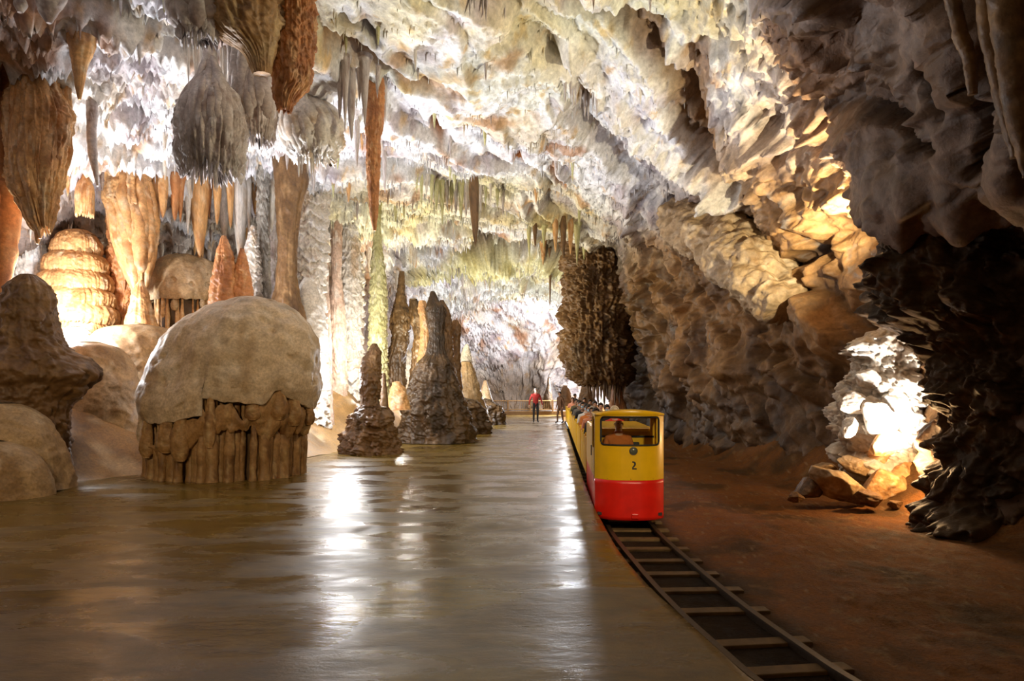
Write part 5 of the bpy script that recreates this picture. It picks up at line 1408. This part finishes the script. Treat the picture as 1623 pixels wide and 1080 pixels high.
# ------------------------------------------------------------------ open carriages
def carriage(i, y0, L=2.85):
    y1 = y0 + L; x0 = trk(y0)[0]; x1 = trk(y1)[0]
    root = empty('carriage', (x0, y0, RZ), math.atan2(-(x1 - x0), L))
    MB().box((0, L / 2, 0.26), (0.42, L / 2 - .05, 0.05)).build('chassis', M_CHAS, root)
    MB().box((0, L / 2, 0.335), (0.48, L / 2 - .04, 0.02)).build('deck', M_CHAS, root)
    nb = 4
    for k in range(nb):
        y = 0.10 + k * (L - 0.16) / nb
        MB().box((0, y, 0.77), (0.485, 0.022, 0.36), 0.02).build('seat_back', M_YEL, root)
        MB().box((0, y + 0.25, 0.70), (0.44, 0.19, 0.025), 0.015).build('seat', M_BENCH, root)
        for s_ in (-1, 1):
            MB().box((s_ * 0.49, y + 0.12, 0.72), (0.012, 0.13, 0.36), 0.01).build('side_panel', M_YEL, root)
            MB().tube([(s_ * 0.49, y + 0.45, 0.36), (s_ * 0.49, y + 0.45, 1.10), (s_ * 0.49, y + 0.30, 1.13)], 0.014, 6).build('grab_rail', M_YEL, root)
            MB().box((s_ * 0.49, y + 0.56, 0.62), (0.010, 0.05, 0.26), 0.006).build('door_slat', M_YEL, root)
    MB().box((0, L - 0.06, 0.72), (0.485, 0.02, 0.38), 0.02).build('end_panel', M_YEL, root)
    for s_ in (-1, 1):
        MB().box((s_ * 0.485, L / 2, 0.385), (0.014, L / 2 - .05, 0.035), 0.005).build('side_sill', M_YEL, root)
    for wy in (0.5, L - 0.5):
        for s_ in (-1, 1):
            MB().tube([(s_ * 0.30, wy, 0.14), (s_ * 0.37, wy, 0.14)], 0.14, 14).build('wheel', M_STEEL, root)
    return root
order_ = ['first, directly behind the locomotive hood', 'second behind the locomotive', 'third behind the locomotive', 'fourth behind the locomotive', 'fifth behind the locomotive', 'sixth behind the locomotive', 'seventh behind the locomotive', 'last, at the tail of the train']
for i in range(8):
    tag(carriage(i, 13.72 + i * 2.98), 'open yellow passenger carriage, ' + order_[i], 'carriage', 'open carriages of the cave train')

# ------------------------------------------------------------------ people
M_SKIN = simple('skin', (0.50, 0.27, 0.17), rough=0.5, var=0.04); M_SKIN2 = simple('skin_pale', (0.60, 0.36, 0.26), rough=0.5, var=0.04)
M_HAIR = simple('dark_hair', (0.018, 0.011, 0.007), rough=0.6, scale=60, bump=0.5); M_HAIRB = simple('grey_hair', (0.30, 0.26, 0.22), rough=0.7)
M_MASK = simple('mask_blue', (0.30, 0.52, 0.68), rough=0.8); M_EYE = simple('eye_dark', (0.01, 0.008, 0.006), rough=0.2); M_LIP = simple('lip', (0.30, 0.08, 0.06), rough=0.5)
def cloth(name, c): return simple(name, c, rough=0.85, var=0.15, scale=10)
M_CL = {k: cloth('cloth_' + k, v) for k, v in dict(red=(0.32, 0.018, 0.012), navy=(0.012, 0.014, 0.03), black=(0.012, 0.011, 0.011), brown=(0.13, 0.06, 0.025), salmon=(0.62, 0.25, 0.14), grey=(0.16, 0.15, 0.14), olive=(0.10, 0.09, 0.04), scarlet=(0.60, 0.03, 0.015), white=(0.6, 0.57, 0.52), cream=(0.62, 0.50, 0.34), orange=(0.50, 0.15, 0.03)).items()}
def person(label, loc, rz, pose='sit', top='black', legs='navy', shoes='black', hair=M_HAIR, mask=False, hood=None, skin=M_SKIN, hgt=1.72, look=0.0, group=None, tilt=0.0):
    k = hgt / 1.72
    J = {}
    if pose == 'sit':
        pz = 0.10
        J.update(pelvis=(0, 0, pz), waist=(0, 0.02, pz + .2), chest=(0, 0.03, pz + .42), neck=(0, 0.01, pz + .56))
        for s, n in ((-1, 'l'), (1, 'r')):
            J.update({'hip' + n: (s * .09, -0.03, pz - .01), 'knee' + n: (s * .11, -.42, pz + .02), 'ank' + n: (s * .11, -.42, pz - .40), 'toe' + n: (s * .12, -.58, pz - .44),
                      'sh' + n: (s * .185, 0.03, pz + .47), 'el' + n: (s * .235, -.02, pz + .20), 'wr' + n: (s * .13, -.25, pz + .12), 'pa' + n: (s * .10, -.33, pz + .105)})
    else:
        pz = 0.93
        st = 0.0 if pose == 'stand' else 0.10
        J.update(pelvis=(0, 0, pz), waist=(0, 0.0, pz + .2), chest=(0, 0.0, pz + .42), neck=(0, -.01, pz + .55))
        for s, n in ((-1, 'l'), (1, 'r')):
            f = s * st
            J.update({'hip' + n: (s * .09, 0, pz - .04), 'knee' + n: (s * .10, f * .8 - .02, .50), 'ank' + n: (s * .10, f * 1.2 + .02, .09), 'toe' + n: (s * .12, f * 1.2 - .14, .035),
                      'sh' + n: (s * .19, 0, pz + .47), 'el' + n: (s * .29, .03 - f * .4, pz + .20), 'wr' + n: (s * .34, -.05 - f * .8, pz - .04), 'pa' + n: (s * .35, -.07 - f * .9, pz - .12)})
    nx_, ny_, nz_ = J['neck']
    J['jaw'] = (nx_, ny_ - .025, nz_ + .09); J['skull'] = (nx_, ny_ - .015, nz_ + .16); J['crown'] = (nx_, ny_ - .005, nz_ + .205)
    R = dict(pelvis=(.15, .115), waist=(.135, .10), chest=(.165, .115), neck=(.046, .050), jaw=(.060, .068), skull=(.074, .088), crown=(.055, .065))
    for n in 'lr': R.update({'hip' + n: (.088, .09), 'knee' + n: (.058, .06), 'ank' + n: (.042, .045), 'toe' + n: (.04, .028), 'sh' + n: (.062, .062), 'el' + n: (.047, .047), 'wr' + n: (.029, .026), 'pa' + n: (.036, .02)})
    names = list(J); idx = {n: i for i, n in enumerate(names)}
    E = [('pelvis', 'waist', 'top'), ('waist', 'chest', 'top'), ('chest', 'neck', 'top'), ('neck', 'jaw', 'skin'), ('jaw', 'skull', 'skin'), ('skull', 'crown', 'skin')]
    for n in 'lr': E += [('pelvis', 'hip' + n, 'legs'), ('hip' + n, 'knee' + n, 'legs'), ('knee' + n, 'ank' + n, 'legs'), ('ank' + n, 'toe' + n, 'shoes'), ('chest', 'sh' + n, 'top'), ('sh' + n, 'el' + n, 'top'), ('el' + n, 'wr' + n, 'top'), ('wr' + n, 'pa' + n, 'skin')]
    me = bpy.data.meshes.new('skeleton'); me.from_pydata([J[n] for n in names], [(idx[a], idx[b_]) for a, b_, _ in E], [])
    o = bpy.data.objects.new('person', me); COL.objects.link(o)
    sk = o.modifiers.new('skin', 'SKIN'); sk.use_smooth_shade = True
    for n in names: me.skin_vertices[0].data[idx[n]].radius = R[n]
    me.skin_vertices[0].data[idx['pelvis']].use_root = True
    o.modifiers.new('sub', 'SUBSURF').levels = 1
    dg = bpy.context.evaluated_depsgraph_get(); dg.update()
    m2 = bpy.data.meshes.new_from_object(o.evaluated_get(dg)); o.modifiers.clear()
    V = np.zeros(len(m2.vertices) * 3); m2.vertices.foreach_get('co', V); V = V.reshape(-1, 3)
    Fs = [tuple(p.vertices) for p in m2.polygons]
    # nearest bone gives the clothing
    fcn = np.array([V[list(f)].mean(0) for f in Fs])
    best = np.full(len(fcn), 9.0); lab_ = np.zeros(len(fcn), int); kinds = ['top', 'legs', 'skin', 'shoes']
    for a, b_, kd in E:
        A, B = np.array(J[a]), np.array(J[b_]); t = np.clip(((fcn - A) @ (B - A)) / ((B - A) @ (B - A)), 0, 1)
        dd = np.linalg.norm(fcn - (A + t[:, None] * (B - A)), axis=1) - 0.5 * (R[a][0] + (R[b_][0] - R[a][0]) * t)
        mm = dd < best; best = np.where(mm, dd, best); lab_ = np.where(mm, kinds.index(kd), lab_)
    q = MB(); q.add(V, Fs); matidx = list(lab_)
    nf = len(q.f)
    # nose, ears, fingers
    hx_, hy_, hz_ = J['skull']
    q.ell((hx_, hy_ - .093, hz_ - .028), (.013, .018, .022), 8, 6)
    for s in (-1, 1): q.ell((hx_ + s * .072, hy_ + .012, hz_ - .02), (.009, .015, .025), 8, 6)
    for n, s in (('l', -1), ('r', 1)):
        p = Vector(J['pa' + n]); dirv = (p - Vector(J['wr' + n])).normalized(); side = dirv.cross(Vector((0, 1, 0)) if pose != 'sit' else Vector((0, 0, 1))).normalized()
        crl = Vector((0, -.35, 0)) if pose != 'sit' else Vector((0, 0, -.4))
        for f_, (off_, ln) in enumerate(((-.026, .062), (-.009, .074), (.009, .070), (.026, .055))):
            a = p + side * off_ + dirv * .012; b_ = a + dirv * ln * .5; c = b_ + (dirv + crl).normalized() * ln * .5
            q.tube([a, b_, c], [.0095, .0088, .006], 6)
        a = p + side * (-.030 * 1) - dirv * .02; q.tube([a, a - side * .022 + dirv * .025, a - side * .026 + dirv * .052], [.011, .010, .007], 6)
    matidx += [2] * (len(q.f) - nf)
    me3 = bpy.data.meshes.new('person'); me3.from_pydata([tuple(np.array(v) * k) for v in q.v], [], q.f); me3.update()
    for kd in (M_CL[top], M_CL[legs], skin, M_CL[shoes]): me3.materials.append(kd)
    me3.polygons.foreach_set('material_index', np.array(matidx, np.int32)); me3.polygons.foreach_set('use_smooth', np.ones(len(q.f), bool))
    o.data = me3; o.location = loc; o.rotation_euler = (tilt, 0, rz)
    bpy.data.meshes.remove(me); bpy.data.meshes.remove(m2)
    tag(o, label, 'person', group)
    H = lambda v: tuple(np.array(v) * k)
    hs = np.array((hx_, hy_, hz_))
    def ell(nm, c, r_, mt): return MB().ell(H(hs + np.array(c)), tuple(np.array(r_) * k), 14, 10).build(nm, mt, o, smooth=True)
    for s in (-1, 1): ell('eye', (s * .030, -.080, -.002), (.011, .010, .007), M_EYE)
    if mask: ell('face_mask', (0, -.048, -.055), (.060, .052, .042), M_MASK)
    else: ell('mouth', (0, -.082, -.064), (.022, .008, .006), M_LIP)
    if hood:
        hb = MB()
        hb.ell(H(hs + np.array((0, .035, .012))), tuple(np.array((.108, .105, .125)) * k), 18, 12); hb.build('hood', M_CL[hood], o, smooth=True)
        rim_ = [H(hs + np.array((.088 * math.cos(a), -.045, .0 + .112 * math.sin(a)))) for a in np.linspace(0, 2 * math.pi, 20, endpoint=False)]
        MB().tube(rim_, .016 * k, 8, closed=True).build('hood_rim', M_CL['cream'], o, smooth=True)
    elif hair is not None:
        # hair as a cap cut away over the face
        V = []; Fs = []; nu, nv = 22, 12
        for i in range(nv + 1):
            for j in range(nu):
                a = 2 * math.pi * j / nu
                front = max(0, -math.sin(a))
                ph = (math.pi * (0.66 - 0.33 * front ** 1.5 + .03 * math.sin(j * 7.0))) * i / nv
                rr_ = 1 + .05 * math.sin(j * 5.0 + i)
                V.append(H(hs + np.array((.081 * rr_ * math.sin(ph) * math.cos(a), .006 + .094 * rr_ * math.sin(ph) * math.sin(a), .022 + .092 * math.cos(ph)))))
        for i in range(nv):
            for j in range(nu): Fs.append((i * nu + j, (i + 1) * nu + j, (i + 1) * nu + (j + 1) % nu, i * nu + (j + 1) % nu))
        ho = MB().add(V, Fs).build('hair', hair, o, smooth=True); ho.modifiers.new('thickness', 'SOLIDIFY').thickness = 0.004
    if pose != 'sit' or True:
        nk = MB().tube([H((nx_ + .062 * math.cos(a), ny_ + .062 * math.sin(a), nz_ + .012)) for a in np.linspace(0, 2 * math.pi, 14, endpoint=False)], .016 * k, 6, closed=True)
        nk.build('collar', M_CL[top], o, smooth=True)
    return o

# driver, seated in the cab
cy_, sy_ = math.cos(yaw), math.sin(yaw)
def loc_local(x, y, z): return (xa + x * cy_ - y * sy_, ya + x * sy_ + y * cy_, RZ + z)
dx = (990 - 999.5) / F * 10.6
person('driver in a dark orange jacket with shaved head, seen through the locomotive windscreen', loc_local(dx - .01, 0.80, 0.72), yaw + 0.15, 'sit', top='orange', legs='navy', hair=None, skin=M_SKIN2, hgt=1.66)
# passengers
SEATS = [  # row distance, side (-1 left as seen), top, options, label
 (15.05, -1, 'black', dict(hair=M_HAIR, mask=True), 'dark-haired passenger with a blue mask, nearest behind the locomotive roof'),
 (15.7, 1, 'scarlet', dict(hood='cream'), 'passenger in a red jacket with a cream hood, behind the locomotive roof'),
 (16.7, -1, 'salmon', dict(hair=M_SKIN2 and M_HAIRB), 'passenger in a salmon pink coat at the left side of the train'),
 (17.9, -1, 'orange', dict(hair=M_HAIR, mask=True), 'passenger in an orange jacket with a blue mask, left side of the train'),
 (17.9, 1, 'black', dict(hair=M_HAIR, mask=True), 'passenger in black with a blue mask on the right bench of the second carriage'),
 (19.4, -1, 'white', dict(hair=M_HAIR, mask=True), 'passenger in a pale jacket with a mask, left side further back'),
 (20.4, 1, 'black', dict(hair=M_HAIR), 'unmasked passenger in black on the right bench of the third carriage'),
 (21.2, -1, 'black', dict(hair=M_HAIR, mask=True), 'masked passenger in black on the left bench of the third carriage'),
 (22.8, 1, 'brown', dict(hair=M_HAIR), 'brown-jacketed passenger on the right bench of the fourth carriage'),
 (23.4, -1, 'grey', dict(hair=M_HAIR, mask=True), 'grey-jacketed passenger on the left bench of the fourth carriage'),
 (25.4, -1, 'black', dict(hair=M_HAIR), 'black-jacketed passenger on the left bench of the fourth carriage'),
 (26.2, 1, 'salmon', dict(hair=M_HAIR), 'salmon-jacketed passenger on the right bench of the fifth carriage'),
 (28.4, -1, 'olive', dict(hair=M_HAIR), 'olive-jacketed passenger on the left bench of the fifth carriage'),
 (31.0, 1, 'black', dict(hair=M_HAIR), 'black-jacketed passenger on the right bench of the sixth carriage'),
 (33.5, -1, 'salmon', dict(hair=M_HAIR), 'salmon-jacketed passenger near the tail of the train'),
]
for (Y, sd, top, kw, lab) in SEATS:
    # sit on the bench row nearest to Y
    ci = int((Y - 13.72) // 2.98); ci = max(0, min(7, ci)); yl = Y - (13.72 + ci * 2.98)
    rows4 = [0.10 + q_ * (2.85 - .16) / 4 + 0.30 for q_ in range(4)]
    yl = min(rows4, key=lambda v: abs(v - yl)); Yc = 13.72 + ci * 2.98 + yl
    x, a = trk(Yc)
    person(lab, (x + sd * 0.235, Yc, RZ + 0.725 - 0.0), a + random.Random(int(Y * 10)).uniform(-.3, .3), 'sit', top=top, legs='navy', group='passengers of the cave train', **kw)
person('man in a red jacket and dark trousers standing on the wet path', W(849, 670, 35.6)[:2] + (0.0,), 0.1, 'stand', top='red', legs='black', shoes='black', hair=M_HAIRB, skin=M_SKIN2, hgt=1.78)
person('person in a brown coat stepping up to the tail of the train', (W(889, 671, 34.8)[0] - 0.04, 34.8, 0.0), -0.9, 'walk', top='brown', legs='brown', shoes='black', hair=M_HAIR, hgt=1.60)
person('dark-clothed person standing on the far side of the train', (W(911, 671, 38.5)[0], 38.6, -0.36), 0.9, 'stand', top='black', legs='black', hair=M_HAIR, hgt=1.95 if False else 1.82)

# ------------------------------------------------------------------ railing across the end of the path
rl = empty('railing', (1.4, 46.2, 0.0)); tag(rl, 'low brown metal railing across the far end of the path', 'railing')
MB().box((0, 0.3, 0.08), (3.4, 0.16, 0.16), .01).build('kerb', M_RAILING, rl)
for z in (0.95, 0.36): MB().tube([(-3.3, 0, z), (3.0, 0, z)], 0.03, 8).build('rail', M_RAILING, rl)
for i in range(5): MB().box((-3.2 + i * 1.52, 0, 0.5), (0.04, 0.04, 0.5)).build('post', M_RAILING, rl)
bmh = MB().tube([(0, 0, 0.36), (0, 0, 0.95)], 0.012, 5).build('bar', M_RAILING, rl); bmh.location = (-3.05, 0, 0)
for i in range(1, 46):
    o = link('bar', bmh.data, rl); o.location = (-3.05 + i * 0.132, 0, 0)
